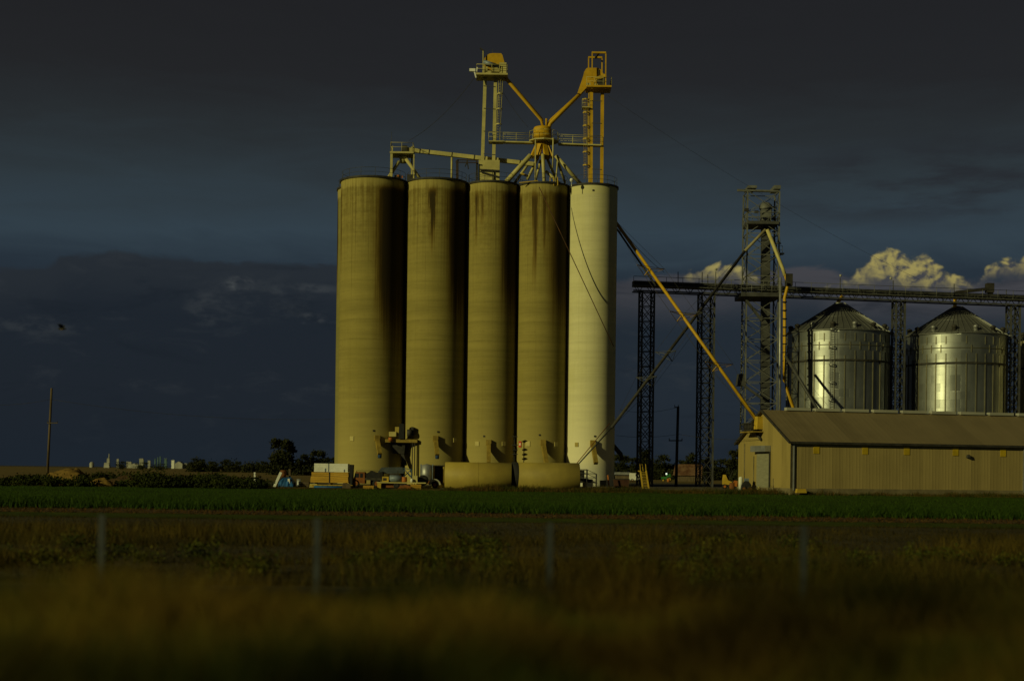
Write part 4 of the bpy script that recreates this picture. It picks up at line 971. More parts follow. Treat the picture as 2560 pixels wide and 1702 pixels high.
# ------------------------------------------------------------------ tanks and yard clutter
def htank(pxl, pxr, yc, rpx, d, lab, m, yaw=0.0, open_left=False):
    a, b = at(pxl, yc, d), at(pxr, yc, d); r = rpx / F * d; L = b.x - a.x; prof = []
    t = thing('storage_tank', lab, 'tank', ((a.x + b.x) / 2, d, a.z - r), 'tan steel tanks lying on their sides')
    pts = [(0.0, .02), (0.01, r * .9), (.03, r * .975), (.07, r)] if open_left else [(0.0, .02), (0.005, r * .985), (.02, r)]; L = L / math.cos(yaw); xc = (a.x + b.x) / 2
    x0_, x1_ = xc - L / 2, xc + L / 2; cyw, syw = math.cos(yaw), math.sin(yaw)
    def rot(p): return (xc + (p[0] - xc) * cyw - (p[1] - d) * syw, d + (p[0] - xc) * syw + (p[1] - d) * cyw, p[2])
    prof = ([(x0_ + 2.5, .02), (x0_ + 2.5, r * .97), (x0_, r * .97), (x0_, r)] if open_left else [(x0_ + e, q_) for e, q_ in pts]) + [(x1_ - e, q_) for e, q_ in pts[::-1]]
    n = 48; vs = []; fs = []
    for x, rr in prof:
        for k in range(n): th = 2 * math.pi * k / n; vs.append(rot((x, d + rr * math.cos(th), a.z + rr * math.sin(th))))
    for i in range(len(prof) - 1):
        for k in range(n): fs.append((i * n + k, i * n + (k + 1) % n, (i + 1) * n + (k + 1) % n, (i + 1) * n + k))
    MB().add(vs, fs, True).build('shell', m, t)
    q = MB()
    for f_ in (.2, .8): q.box(rot((x0_ + L * f_, d, a.z - r - .05)), (.35, r * 1.5, .5), yaw)
    q.build_each('saddle', M_concrete, t)
    q = MB()
    for f_ in (() if open_left else (.5,)):
        pts = [rot((x0_ + L * f_, d + (r + .012) * math.cos(x), a.z + (r + .012) * math.sin(x))) for x in np.linspace(0, 2 * math.pi, 33)]; q.tube(pts, .02, 4, cap=False)
    if q.v: q.build('weld_seam', m, t)
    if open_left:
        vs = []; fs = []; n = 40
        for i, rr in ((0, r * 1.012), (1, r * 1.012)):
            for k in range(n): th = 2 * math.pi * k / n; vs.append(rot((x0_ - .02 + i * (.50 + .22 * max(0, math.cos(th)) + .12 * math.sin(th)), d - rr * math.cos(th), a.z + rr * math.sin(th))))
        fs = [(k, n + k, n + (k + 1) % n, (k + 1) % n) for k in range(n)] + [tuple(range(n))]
        MB().add(vs, fs, True).build('end_shade_band', M_black, t)  # black band added; its colour stands for shade at the tank gap
    return t
htank(1113, 1279, 1191, 36.5, 168, 'bright tan tank lying on its side, left of the pair', M_tan)
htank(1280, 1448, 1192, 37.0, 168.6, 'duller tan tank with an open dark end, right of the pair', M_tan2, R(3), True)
DC = 167.0
def G(px, d=DC, dz=0): return gp(px, d, dz)
def span(px0_, px1_, d=DC): return at(px1_, 1190, d).x - at(px0_, 1190, d).x
def zrow(px, py, d=DC): return at(px, py, d).z
def wheel(parent, c, r, w, m=M_black, hub=M_rust):
    t = MB(); prof = [(r * .55, -w / 2), (r * .9, -w / 2), (r, -w / 3), (r, w / 3), (r * .9, w / 2), (r * .55, w / 2)]; n = 20; vs = []; fs = []
    for rr, y in prof:
        for k in range(n): th = 2 * math.pi * k / n; vs.append((c[0] + rr * math.cos(th), c[1] + y, c[2] + rr * math.sin(th)))
    for i in range(len(prof) - 1):
        for k in range(n): fs.append((i * n + k, i * n + (k + 1) % n, (i + 1) * n + (k + 1) % n, (i + 1) * n + k))
    tyre = t.add(vs, fs, True).build('wheel', m, parent)
    MB().tube([(c[0], c[1] - w * .4, c[2]), (c[0], c[1] + w * .4, c[2])], r * .58, 16).build('rim', hub, tyre)
# lumber and white panels
lb = thing('lumber_stack', 'stack of yellow lumber on dark bearers below the white panels', 'lumber', G(828))
x0, x1 = at(779, 1192, DC).x, at(873, 1192, DC).x; z0, z1 = zrow(828, 1206), zrow(828, 1180); q = MB()
for k in range(5):
    hh = (z1 - z0) / 5; sh_ = .18 * k / 5
    for j in range(3): q.box(((x0 + x1) / 2 + sh_ * .6 + random.uniform(-.04, .04), DC - .7 + j * .7, z0 + hh * (k + .5)), (x1 - x0 - sh_, .64, hh * .9))
q.build('board', M_lumber, lb)
q = MB()
for f_ in (.1, .5, .9): q.box((x0 + (x1 - x0) * f_, DC, (z0 + gz(DC)) / 2), (.3, 2.1, z0 - gz(DC)))
q.build_each('bearer', M_wood, lb)
q = MB(); q.box((x0 + (x1 - x0) * .5, DC - 1.06, (z0 + z1) / 2), (.09, .05, z1 - z0)); q.build('strap', M_dark, lb)
wp = thing('panel_stack', 'bundle of white panels lying on top of the lumber', 'building panels', (at(830, 1180, DC).x, DC, z1 + .03))
x0, x1 = at(788, 1168, DC).x, at(872, 1168, DC).x; z2 = zrow(830, 1158); q = MB()
for k in range(4): hh = (z2 - z1 - .05) / 4; q.box(((x0 + x1) / 2, DC, z1 + .03 + hh * (k + .5)), (x1 - x0 - .02 * (k % 2), 1.9, hh * .97))
q.build('panel', M_white, wp)
q = MB(); q.box((at(824, 1168, DC).x, DC - .97, (z1 + z2) / 2 + .03), (.07, .04, z2 - z1 - .1)); q.box((at(816, 1174, DC).x, DC - .97, z1 + .25), (.12, .04, .4)); q.box((at(863, 1174, DC).x, DC - .97, z1 + .2), (.12, .04, .3)); q.build_each('strap', M_bluegrey, wp)
q = MB(); a_ = at(878, 1186, DC); q.bar((a_.x, DC - .3, gz(DC)), (a_.x + .1, DC - .3, zrow(878, 1161)), .42, 1.2); q.build('end_frame', M_black, None, 'black upright end frame standing between the lumber and the rusty truck', 'frame')
rk = thing('pallet_rack', 'low pale yellow slotted rack on the ground in front of the lumber', 'rack', G(826, DC - 1.8))
x0, x1 = at(774, 1216, DC - 1.8).x, at(882, 1216, DC - 1.8).x; zt_, zb_ = zrow(826, 1213, DC - 1.8), gz(DC - 1.8) + .12; q = MB()
q.bar((x0, DC - 1.8, zt_), (x1, DC - 1.8, zt_), .1, .14); q.bar((x0 + .6, DC - 1.8, zb_ + .1), (x1, DC - 1.8, zb_ + .1), .1, .12); q.build('rail', M_yel2, rk)
for k in range(9): xx = x0 + .4 + (x1 - x0 - .5) * k / 8; MB().box((xx, DC - 1.8, (zt_ + zb_) / 2), (.17, .1, zt_ - zb_)).build('slat', M_yel2, rk)
MB().box((x0 + .45, DC - 1.75, (zt_ + zb_) / 2 + .05), (1.0, .12, .42), 0, .8).build('end_plate', M_cream, rk)
a_ = at(828, 1226, DC - 2.4); MB().tube([(at(785, 1225, DC - 2.4).x, DC - 2.4, gz(DC - 2.4) + .14), (at(872, 1225, DC - 2.4).x, DC - 2.4, gz(DC - 2.4) + .14)], .14, 8).build('pipe', M_blue, None, 'long blue pipe lying on the ground before the yellow rack', 'pipe')
# truck
tr = thing('old_truck', 'rusty old truck with a dark flat bed parked beside the lumber', 'truck', G(910, DC + .4)); D_ = DC + .4; gzz = gz(D_)
ca = at(884, 1200, D_).x; cb = at(914, 1200, D_).x; zc = zrow(898, 1179, D_)
o = MB().prism([(0, .55), (cb - ca, .45), (cb - ca, zc - gzz - .1), (cb - ca - .12, zc - gzz), (.35, zc - gzz), (.12, zc - gzz - .75), (0, zc - gzz - .85)], -1.0, 1.0, (ca, D_, gzz)).build('cab', M_rust, tr)
q = MB(); q.box((ca + .48, D_ - 1.01, zc - .42), (.45, .03, .48)); q.box((ca + 1.02, D_ - 1.01, zc - .42), (.3, .03, .48)); q.build_each('window', M_glass, o)
MB().prism([(-.5, .55), (.0, .5), (.0, zc - gzz - .9), (-.4, zc - gzz - 1.0), (-.5, .9)], -.8, .8, (ca, D_, gzz)).build('bonnet', M_rust, tr)
xe = at(956, 1200, D_).x
MB().box(((cb + xe) / 2 + .05, D_, gzz + 1.0), (xe - cb, 2.1, .25)).build('flat_bed', M_dark, tr)
MB().prism([(0, 1.13), (xe - cb, 1.13), (xe - cb, 1.9), (1.3, 1.75), (.6, 1.95), (0, 1.6)], -.9, .9, (cb + .1, D_, gzz)).build('covered_load', M_black, tr)
q = MB(); zz = zrow(905, 1176, D_); q.bar((ca + .45, D_ - .9, zc), (ca + .45, D_ - .9, zz), .06); q.bar((ca + .45, D_ - .9, zz), (xe - .3, D_ - .9, zz), .06); q.bar((xe - .3, D_ - .9, zz), (xe - .3, D_ - .9, gzz + 1.1), .06); q.build('rack_bar', M_dark, tr)
for xx in (ca + .35, xe - .6): wheel(tr, (xx, D_ - .85, gzz + .48), .48, .3); 
# flatbed trailer with machinery
tl = thing('flatbed_trailer', 'long low flatbed trailer loaded with engines and boxes', 'trailer', G(1000, DC - 1)); D_ = DC - 1.0; gzz = gz(D_)
x0, x1 = at(944, 1204, D_).x, at(1066, 1204, D_).x; zd = zrow(1000, 1205, D_)
MB().box(((x0 + x1) / 2, D_, zd - .05), (x1 - x0, 2.2, .12)).build('deck', M_cream, tl)
q = MB(); q.prism([(0, 0), (2.2, .0), (1.9, .6), (.3, .6)], -.6, .6, (x0 + .3, D_, gzz + .1)); q.box((x1 - 1.6, D_, (zd + gzz) / 2 - .1), (2.2, 1.2, .3)); q.build('undercarriage', M_rust, tl)
MB().box((at(950, 1210, D_).x, D_ - .9, (gzz + zd) / 2), (.42, .3, zd - gzz)).build('landing_leg', M_yel2, tl)
for px in (993, 1012): wheel(tl, (at(px, 1216, D_).x, D_ - .95, gzz + .36), .36, .28, hub=M_dark)
en = thing('engine_block', 'blue-grey engine sitting on the flatbed trailer', 'engine', (at(988, 1200, D_).x, D_, zd + .02))
xx = at(988, 1192, D_).x; MB().tube([(xx - .6, D_ - .3, zd + .42), (xx + .75, D_ - .3, zd + .42)], .4, 14).build('casing', M_bluegrey, en); MB().box((xx - .1, D_ + .2, zd + .5), (1.3, .8, .95), 0, .8).build('block', M_dark, en); MB().tube([(xx + .3, D_ - .35, zd + .6), (xx + .3, D_ - .35, zd + 1.3)], .06, 6).build('exhaust', M_dark, en)
gb = thing('generator_box', 'yellow generator box at the left end of the flatbed trailer', 'machine', (at(965, 1200, D_).x, D_, zd + .02)); xx = at(965, 1192, D_).x
MB().box((xx, D_ - .3, zd + .33), (.75, .9, .62)).build('housing', M_yel2, gb); MB().box((xx - .08, D_ - .77, zd + .33), (.38, .04, .3)).build('louvre', M_dark, gb)
MB().lathe((at(1012, 1197, D_).x, D_ - .5, zd + .02), [(.02, 0), (.3, 0), (.32, .22), (.3, .4), (.3, .6), (.02, .62)], 14).build('oil_drum', M_orange, None, 'rusty orange drum standing on the flatbed trailer', 'drum')
q = MB(); q.box((at(1038, 1195, D_).x, D_ - .3, zd + .4), (.62, .8, .78), 0, .92); q.build('fuel_tank', M_cream, None, 'cream box tank on the flatbed trailer beside the drum', 'tank')
q = MB(); q.lathe((at(1031, 1200, D_).x, D_ - .9, zd + .02), [(.02, 0), (.16, 0), (.18, .3), (.1, .42), (.02, .44)], 10); q.build('white_bucket', M_white, None, 'small white bucket on the trailer edge before the cream box', 'bucket')
D2 = DC + 1.2
q = MB(); c_ = at(978, 1175, D2); xx0, xx1 = at(946, 1175, D2).x, at(1011, 1175, D2).x
vs = [(xx0, D2 - 1, zrow(960, 1181, D2)), (xx1, D2 - 1, zrow(1000, 1180, D2)), (xx1 - .3, D2 + .8, zrow(1000, 1167, D2)), (xx0 + .3, D2 + .8, zrow(960, 1168, D2))]
vs2 = [(a, b, c__ - .12) for a, b, c__ in vs]; q.add(vs + vs2, [(0, 1, 2, 3), (7, 6, 5, 4), (0, 4, 5, 1), (1, 5, 6, 2), (2, 6, 7, 3), (3, 7, 4, 0)])
M_gsheet = mat('dull_grey_sheet', (0.055, 0.07, 0.085), .7, .3, 1)
lo = thing('lean_to', 'low grey sheet roof on posts behind the trailer load', 'shelter', G(978, D2)); q.build('roof', M_gsheet, lo)
for px in (950, 1006): MB().bar(G(px, D2 + .5), at(px, 1172, D2 + .5), .1).build('post', M_wood, lo)
q = MB()
for a, b in (((1008, 1170), (1030, 1173)), ((1010, 1171), (1026, 1192)), ((1029, 1173), (1010, 1190)), ((1010, 1170), (1010, 1200)), ((1029, 1172), (1028, 1200)), ((1020, 1182), (1030, 1194))):
    for dd in (-.2, .5): q.bar(at(*a, DC + .9 + dd), at(*b, DC + .9 + dd), .09)
q.build('auger_frame', mat('blue_painted_frame', (0.05, .10, .17), .6, .2, 2), None, 'blue cross-braced steel frame behind the trailer load', 'frame')
wh = thing('spare_tyre', 'large dark tyre leaning by the galvanised hopper', 'tyre', G(1058, DC - .4)); wheel(wh, (at(1058, 1198, DC - .4).x, DC - .4, zrow(1058, 1200, DC - .4)), .62, .35, hub=M_dark)
hb_ = thing('steel_hopper', 'galvanised round hopper bin beside the tan tank end', 'hopper', G(1067, DC + 1.6)); D_ = DC + 1.6; xx = at(1067, 1180, D_).x; zz = zrow(1067, 1163, D_)
MB().lathe((xx, D_, gz(D_)), [(.25, .45), (.74, 1.0), (.74, zz - gz(D_)), (.02, zz - gz(D_) + .2)], 28).build('body', M_galv, hb_)
for dxx, dyy in ((-.7, -.4), (.7, -.4), (-.7, .5), (.7, .5)): MB().bar((xx + dxx, D_ + dyy, gz(D_)), (xx + dxx, D_ + dyy, zz + .15), .08).build('leg', M_bluegrey, hb_)
ct = thing('open_crate_shed', 'small tan shed with a black open doorway beside the hopper', 'shed', G(1097, DC + 2.6)); D_ = DC + 2.6; xx = at(1097, 1180, D_).x; zz = zrow(1097, 1164, D_); w_ = span(1083, 1112, D_); hh = zz - gz(D_)
q = MB()
for s_ in (-1, 1): q.box((xx + s_ * (w_ / 2 - .1), D_ + .4, gz(D_) + hh / 2), (.16, 1.6, hh))
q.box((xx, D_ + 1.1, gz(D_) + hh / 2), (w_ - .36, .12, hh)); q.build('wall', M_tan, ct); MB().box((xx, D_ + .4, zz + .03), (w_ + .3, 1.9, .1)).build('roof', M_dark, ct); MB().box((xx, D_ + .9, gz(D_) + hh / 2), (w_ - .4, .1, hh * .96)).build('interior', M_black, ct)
MB().lathe((xx - .1, D_ - .9, gz(D_)), [(.75, 0), (.55, .35), (.3, .65), (.02, .8)], 14).build('sand_heap', M_tan, None, 'small tan heap in front of the black doorway', 'heap')
ft = thing('fender_trailer', 'small rusty trailer with a white rounded fender over its wheel', 'trailer', G(1085, DC + 1.0)); D_ = DC + 1.0; gzz = gz(D_); xx = at(1087, 1218, D_).x
MB().box((at(1083, 1203, D_).x, D_ + .4, zrow(1083, 1206, D_)), (1.7, 1.4, .35)).build('bed', M_rust, ft)
vs = []; n = 12
for k in range(n + 1):
    th = math.pi * k / n
    for rr in (.44, .7): vs.append((xx - rr * math.cos(th) * 1.0, D_ - .5, gzz + .38 + rr * math.sin(th)))
fs = [(2 * k, 2 * k + 1, 2 * k + 3, 2 * k + 2) for k in range(n)]; vs2 = [(a, b + .5, c__) for a, b, c__ in vs]; m_ = len(vs)
MB().add(vs + vs2, fs + [tuple(i + m_ for i in f[::-1]) for f in fs] + [(2 * k + 1, 2 * k + 3, 2 * k + 3 + m_, 2 * k + 1 + m_) for k in range(n)]).build('fender', mat('dirty_white_paint', (0.34, 0.34, 0.27), .7, .35, 2), ft)
wheel(ft, (xx, D_ - .3, gzz + .38), .38, .3)
for a, b, lab in ((1000, 1033, 'white pipe lying on the ground under the flatbed trailer'), (913, 928, 'short white pipe lying on the ground by the rusty truck')):
    MB().tube([G(a, DC - 2.6, .12), G(b, DC - 2.6, .12)], .09, 6).build('pipe', M_white, None, lab, 'pipe')
def pallet(px, d, n, lab, m=M_wood):
    b = gp(px, d); q = MB()
    for k in range(n):
        for j in range(3): q.box((b.x, d - .4 + .4 * j, b.z + .06 + k * .2), (1.2, .1, .12))
        q.box((b.x, d, b.z + .14 + k * .2), (1.25, 1.0, .05))
    q.build('pallet_stack', m, None, lab, 'pallets')
pallet(760, 167.5, 3, 'short stack of grey pallets between the blue tarp and lumber')
pallet(922, 164.6, 2, 'two low pallets lying before the rusty truck', M_lumber)
pallet(1040, 164.8, 3, 'stack of yellowish pallets before the flatbed trailer', M_lumber)
for px, d, r_, h_, m_, lab in ((748, 168.6, .3, .85, M_galv, 'grey steel drum standing behind the pallet stack'), (932, 168.8, .3, .9, M_blue, 'dark blue drum behind the truck bed'), (1049, 168.6, .34, 1.0, M_cream, 'cream plastic barrel beside the galvanised hopper'), (1462, 170.5, .28, .8, M_cream, 'cream drum at the railed platform foot'), (1830, 172.5, .3, .85, M_rust, 'rusty drum between the yellow loader and gas cylinder')):
    b = gp(px, d); MB().lathe(b, [(.02, 0), (r_, 0), (r_ * 1.05, h_ * .34), (r_, h_ * .36), (r_ * 1.05, h_ * .66), (r_, h_ * .68), (r_, h_), (.02, h_ - .02)], 14).build('oil_drum', m_, None, lab, 'drum')
b = gp(1012, 164.2); MB().prism([(-.9, 0), (.9, 0), (.7, .35), (.2, .55), (-.5, .45)], -.4, .4, b).build('scrap_heap', M_rust, None, 'low rusty scrap heap before the flatbed trailer', 'scrap heap')
b = gp(866, 164.4); q = MB(); q.box(b + Vector((0, 0, .3)), (.9, .6, .6), .2); q.build('crate', M_wood, None, 'weathered wooden crate at the end of the slotted rack', 'crate')
# left group
D_ = 166.0
MB().bar(G(686, D_), at(703, 1180, D_), .42, .3).build('plank', M_white, None, 'thick white plank leaning to the right beside the blue tarp', 'plank')
MB().bar(G(723, D_ - .3), at(722, 1196, D_ - .3), .24, .2).build('marker_post', M_white, None, 'upright white post standing against the blue tarp', 'post')
MB().bar(G(725, D_ + .8), at(724, 1172, D_ + .8), .22, .2).build('marker_post', M_wood, None, 'taller brown-topped post just behind the blue tarp', 'post')
MB().bar(gp(637, 170), at(637, 1180, 170), .2, .2).build('marker_post', M_white, None, 'lone short white post at the left edge of the yard', 'post')
tp = MB(); zt_ = zrow(714, 1192, D_); hh = zt_ - gz(D_); xx0, xx1 = at(697, 1200, D_).x, at(735, 1200, D_).x; nx = 10
vs = []; fs = []
for j, (yy, zf) in enumerate(((-1.1, .0), (-.75, .55), (-.4, .92), (0, 1.0), (.5, .9), (.9, .5), (1.1, 0))):
    for i in range(nx): f_ = i / (nx - 1); vs.append((xx0 + (xx1 - xx0) * f_ + random.uniform(-.05, .05), D_ + .4 + yy + random.uniform(-.08, .08), gz(D_) + hh * zf * (1 - .5 * abs(2 * f_ - 1) ** 4) + random.uniform(-.06, .06)))
for j in range(6):
    for i in range(nx - 1): fs.append((j * nx + i, j * nx + i + 1, (j + 1) * nx + i + 1, (j + 1) * nx + i))
tp.add(vs, fs).build('tarp', M_blue, None, 'crumpled blue tarp over a heap at the left of the yard', 'tarp')
MB().lathe(at(708, 1192, D_ + 1.9), [(.02, 0), (.34, 0), (.36, .3), (.34, .6), (.34, .8), (.02, .82)], 14).build('oil_drum', M_rust, None, 'rust-brown drum sticking up behind the blue tarp', 'drum')

# yellow stair, poles and things right of the silos
D_ = 172.0
st = thing('stair_ladder', 'leaning yellow stair ladder with handrails standing alone in the yard', 'stair', G(1617, D_))
a0, a1 = G(1607, D_), G(1622, D_); b0, b1 = at(1601, 1177, D_ + 1.3), at(1615, 1177, D_ + 1.3)
for a, b in ((a0, b0), (a1, b1)): MB().bar(a, b, .13, .2).build('stringer', M_yel2, st)
for k in range(11): f_ = (k + .6) / 11.5; MB().bar(a0.lerp(b0, f_), a1.lerp(b1, f_), .22, .05).build('tread', M_yel2, st)
q = MB()
for a in (b0, b1): q.bar(a, a + Vector((-.05, .2, .85)), .06)
q.bar(b0.lerp(b1, .5), b0.lerp(b1, .5) + Vector((-.1, .6, .85)), .05); q.bar(b0 + Vector((-.3, 0, 0)), b0, .12); q.build('handrail', M_yel2, st)
def pole(px, pyt, d, r, lab, arms, lean=0.0, m=M_wood):
    b = gp(px, d); t = at(px, pyt, d); o = thing('utility_pole', lab, 'utility pole', b)
    MB().tube([b, Vector((b.x + lean, d, t.z))], r * 1.2, 8, r).build('post', m, o)
    for (xa, xb, py) in arms:
        MB().bar(at(xa, py, d - r * 1.5), at(xb, py, d - r * 1.5), .12, .14).build('crossarm', m, o)
        for x_ in (xa + 1, xb - 1): e = at(x_, py, d - r * 1.5); MB().tube([e, e + Vector((0, 0, .32))], .05, 6).build('insulator', M_dark, o)
    return o
pole(1690, 1016, 190, .17, 'dark wooden utility pole with a low crossarm behind the yard', ((1672, 1706, 1101), (1686, 1697, 1018)), lean=.15, m=M_dark)
pole(118, 970, 210, .17, 'lone brown utility pole in the left field with one side arm', ((118, 144, 1057),), lean=.5)
ha = at(127, 998, 210)
wire(at(-80, 1008, 210), ha, .5, .02, 'power line reaching the lone left pole from the frame edge', 'power line', 'power_line')
wire(ha, at(900, 1045, 215), 1.2, .02, 'power line running right from the lone left pole', 'power line', 'power_line')
wire(at(1540, 1088, 196), at(1690, 1086, 190), .3, .02, 'power line from the silos to the dark utility pole', 'power line', 'power_line')
wire(at(1692, 1084, 190), at(1900, 1098, 168), .3, .02, 'power line from the dark utility pole to the shed', 'power line', 'power_line')
wire(at(1550, 1024, 196), at(1692, 1018, 190), .5, .018, 'upper power line from the silos to the dark pole top', 'power line', 'power_line')
# barn
D_ = 330.0; rb = thing('old_barn', 'low old barn with a rust-streaked sheet roof among the trees', 'barn', gp(1722, D_))
xx0, xx1 = at(1688, 1180, D_).x, at(1754, 1180, D_).x; z_e = at(1720, 1187, D_).z; z_r = at(1720, 1160, D_).z; b = gz(D_)
MB().box(((xx0 + xx1) / 2, D_, (b + z_e) / 2), (xx1 - xx0 - .6, 6, z_e - b)).build('wall', M_wood, rb)
MB().add([(xx0 - .2, D_ - 3.4, z_e - .1), (xx1 - .3, D_ - 3.4, z_e - .1), (xx1 + .2, D_, z_r), (xx0, D_, z_r), (xx1 - .3, D_ + 3.4, z_e - .1), (xx0 - .2, D_ + 3.4, z_e - .1)], [(0, 1, 2, 3), (3, 2, 4, 5), (0, 3, 5), (1, 4, 2)]).build('roof', M_rustroof, rb)
# low white building and parked truck far right of silo
D_ = 300.0; wb = thing('low_building', 'low pale roofed outbuilding behind the pale silo', 'building', gp(1556, D_)); b = gz(D_)
xx0, xx1 = at(1538, 1190, D_).x, at(1574, 1190, D_).x; zt_ = at(1556, 1181, D_).z
MB().box(((xx0 + xx1) / 2, D_, (b + zt_) / 2 - .2), (xx1 - xx0 - .3, 4, zt_ - b - .4)).build('wall', M_wood, wb)
MB().prism([(xx0 - .2, 0), (xx1 + .2, 0), (xx1 - .1, .55), (xx0 + .1, .55)], -2.4, 2.4, (0, D_, zt_ - .45)).build('roof', M_galv, wb)
vt = thing('parked_van', 'small white van parked beside the low pale building', 'van', gp(1580, 296)); D_ = 296; b = gz(D_); xx = at(1574, 1190, D_).x
MB().prism([(0, .35), (2.6, .35), (2.6, 1.0), (1.9, 1.15), (1.5, 1.75), (.1, 1.8), (0, 1.6)], -.85, .85, (xx, D_, b)).build('body', M_white, vt)
MB().prism([(1.15, 1.15), (1.75, 1.15), (1.42, 1.6), (1.15, 1.62)], -.87, .87, (xx, D_, b)).build('window', M_glass, vt)
for dx_ in (.5, 2.1): wheel(vt, (xx + dx_, D_ - .75, b + .32), .32, .22)
D_ = 175.0; rc = thing('rust_bin', 'dark red rusted scrap bin on the ground right of the pale silo', 'bin', gp(1553, D_)); b = gz(D_); xx = at(1553, 1210, D_).x
MB().box((xx, D_, b + .55), (1.7, 1.4, 1.0), 0, 1.12).build('tub', mat('dark_red_rust', (0.045, .018, .010), .8, .3, 2), rc); MB().box((xx, D_, b + 1.08), (1.98, 1.66, .08)).build('rim', M_dark, rc)
MB().bar(gp(1523, 173), at(1519, 1187, 173), .16, .1).build('marker_stake', M_orange, None, 'orange stake leaning at the shaded foot of the pale silo', 'stake')
# tractor
D_ = 300.0; gt_ = thing('tractor', 'small green tractor with a lit lamp parked before the far trees', 'tractor', gp(1664, D_)); b = gz(D_); xx = at(1664, 1190, D_).x
MB().prism([(-.9, .5), (.2, .5), (.2, 1.1), (-.85, 1.05)], -.35, .35, (xx, D_, b)).build('bonnet', M_greenp, gt_)
MB().prism([(.15, .6), (1.0, .6), (.95, 1.7), (.25, 1.7)], -.5, .5, (xx, D_, b)).build('cab', M_greenp, gt_)
wheel(gt_, (xx + .7, D_ - .6, b + .55), .55, .3, hub=M_yel2); wheel(gt_, (xx - .6, D_ - .5, b + .35), .35, .2, hub=M_yel2)
me_ = bpy.data.materials.new('lit_lamp'); me_.use_nodes = True; bs = me_.node_tree.nodes['Principled BSDF']; bs.inputs['Emission Color'].default_value = (.8, 1, .85, 1); bs.inputs['Emission Strength'].default_value = 0.7
MB().lathe((xx + .1, D_ - .7, b + 1.5), [(.02, 0), (.16, .05), (.2, .2), (.16, .35), (.02, .4)], 10).build('headlight', me_, gt_)
MB().lathe(gp(1671, 298), [(.02, 0), (.3, 0), (.33, .35), (.3, .7), (.02, .72)], 12).build('oil_drum', M_orange, None, 'orange drum on the grass beside the green tractor', 'drum')
for px, m_, lab in ((1762, M_white, 'white stub post behind the right lattice leg'), (1769, M_yel2, 'yellow stub post beside the white stub post')):
    MB().tube([gp(px, 215), at(px, 1188, 215)], .13, 8).build('bollard', m_, None, lab, 'bollard')
# yellow machine, water tank, engine heap by the shed
D_ = 176.0; lm = thing('loader', 'old yellow loader with a sloped nose parked left of the shed', 'loader', gp(1818, D_)); b = gz(D_); xx = at(1807, 1200, D_).x
MB().prism([(0, .55), (1.1, .5), (1.05, .85), (.55, 1.1), (.28, 1.75), (.08, 1.75), (0, 1.2)], -.5, .5, (xx, D_, b)).build('body', M_yel2, lm)
MB().prism([(1.1, .4), (1.7, .3), (1.75, 1.0), (1.45, 1.05)], -.5, .5, (xx, D_, b)).build('bucket', M_orange, lm)
MB().bar((xx + .6, D_ - .3, b + .9), (xx + 1.2, D_ - .3, b + 2.3), .07).build('lift_arm', M_dark, lm)
for dx_ in (.15, .85): wheel(lm, (xx + dx_, D_ - .55, b + .3), .3, .25, hub=M_orange)
D_ = 171.0; xx = at(1852, 1196, D_).x; b = gz(D_)
MB().lathe((xx, D_, b), [(.02, 0), (.26, 0), (.26, 1.45), (.2, 1.6), (.02, 1.66)], 18).build('gas_cylinder', M_white, None, 'tall white gas cylinder standing against the shed gable', 'gas cylinder')
eh = thing('diesel_pump', 'dark diesel pump set standing by the white gas cylinder', 'pump', gp(1866, 169)); D_ = 169; b = gz(D_); xx = at(1866, 1210, D_).x
MB().prism([(-.6, 0), (.55, 0), (.5, .7), (.2, 1.1), (-.2, 1.15), (-.55, .6)], -.5, .5, (xx, D_, b + .1)).build('block', M_black, eh); wheel(eh, (xx - .4, D_ - .55, b + .32), .32, .2); wheel(eh, (xx + .35, D_ - .55, b + .32), .32, .2); MB().box((xx, D_, b + 1.35), (.5, .6, .4)).build('radiator', M_bluegrey, eh)

# ------------------------------------------------------------------ far plant on the left horizon
DF = 2200.0
def far(px0_, px1_, yt, yb, name, lab, m, kind='block'):
    a, b = at(px0_, yb, DF), at(px1_, yb, DF); z1_ = at((px0_ + px1_) / 2, yt, DF).z; z0_ = 1.5; cx_ = (a.x + b.x) / 2; w = b.x - a.x; H = z1_ - z0_
    o = thing(name, lab, 'building' if kind != 'tank' else 'tank', (cx_, DF, z0_), 'pale plant buildings on the far left horizon')
    if kind == 'block':
        MB().box((cx_, DF, z0_ + H / 2), (w, w * .8, H)).build('wall', m, o); MB().box((cx_, DF, z1_ + .1), (w + .3, w * .8 + .3, .22)).build('roof', M_galv, o)
    elif kind == 'tank':
        MB().lathe((cx_, DF, z0_), [(w / 2, 0), (w / 2, H * .7), (w * .35, H * .93), (.02, H)], 20).build('shell', m, o)
    elif kind == 'spire':
        MB().box((cx_, DF, z0_ + H * .18), (w, w, H * .36), 0, .8).build('base', m, o); MB().box((cx_ + w * .22, DF, z0_ + H * .5), (w * .5, w * .5, H * .36), 0, .8).build('tower', m, o); MB().tube([(cx_ + w * .3, DF, z0_ + H * .6), (cx_ + w * .34, DF, z1_)], w * .12, 8, w * .07).build('stack', m, o)
    elif kind == 'stacks':
        for f_ in (.2, .55, .85): MB().tube([(a.x + w * f_, DF, z0_), (a.x + w * f_, DF, z0_ + H * (.7 + .3 * f_))], w * .09, 8).build('stack', m, o)
    elif kind == 'slab':
        MB().prism([(a.x, 0), (b.x, 0), (b.x, H * .7), (cx_, H), (a.x, H * .7)], -9, 9, (0, DF, z0_)).build('wall', m, o)
far(224, 235, 1154, 1165, 'storage_dome', 'far round pale storage dome, leftmost on the horizon', M_pale, 'tank')
far(261, 275, 1134, 1163, 'plant_tower', 'far tall white plant tower with a thin stack', M_pale, 'spire')
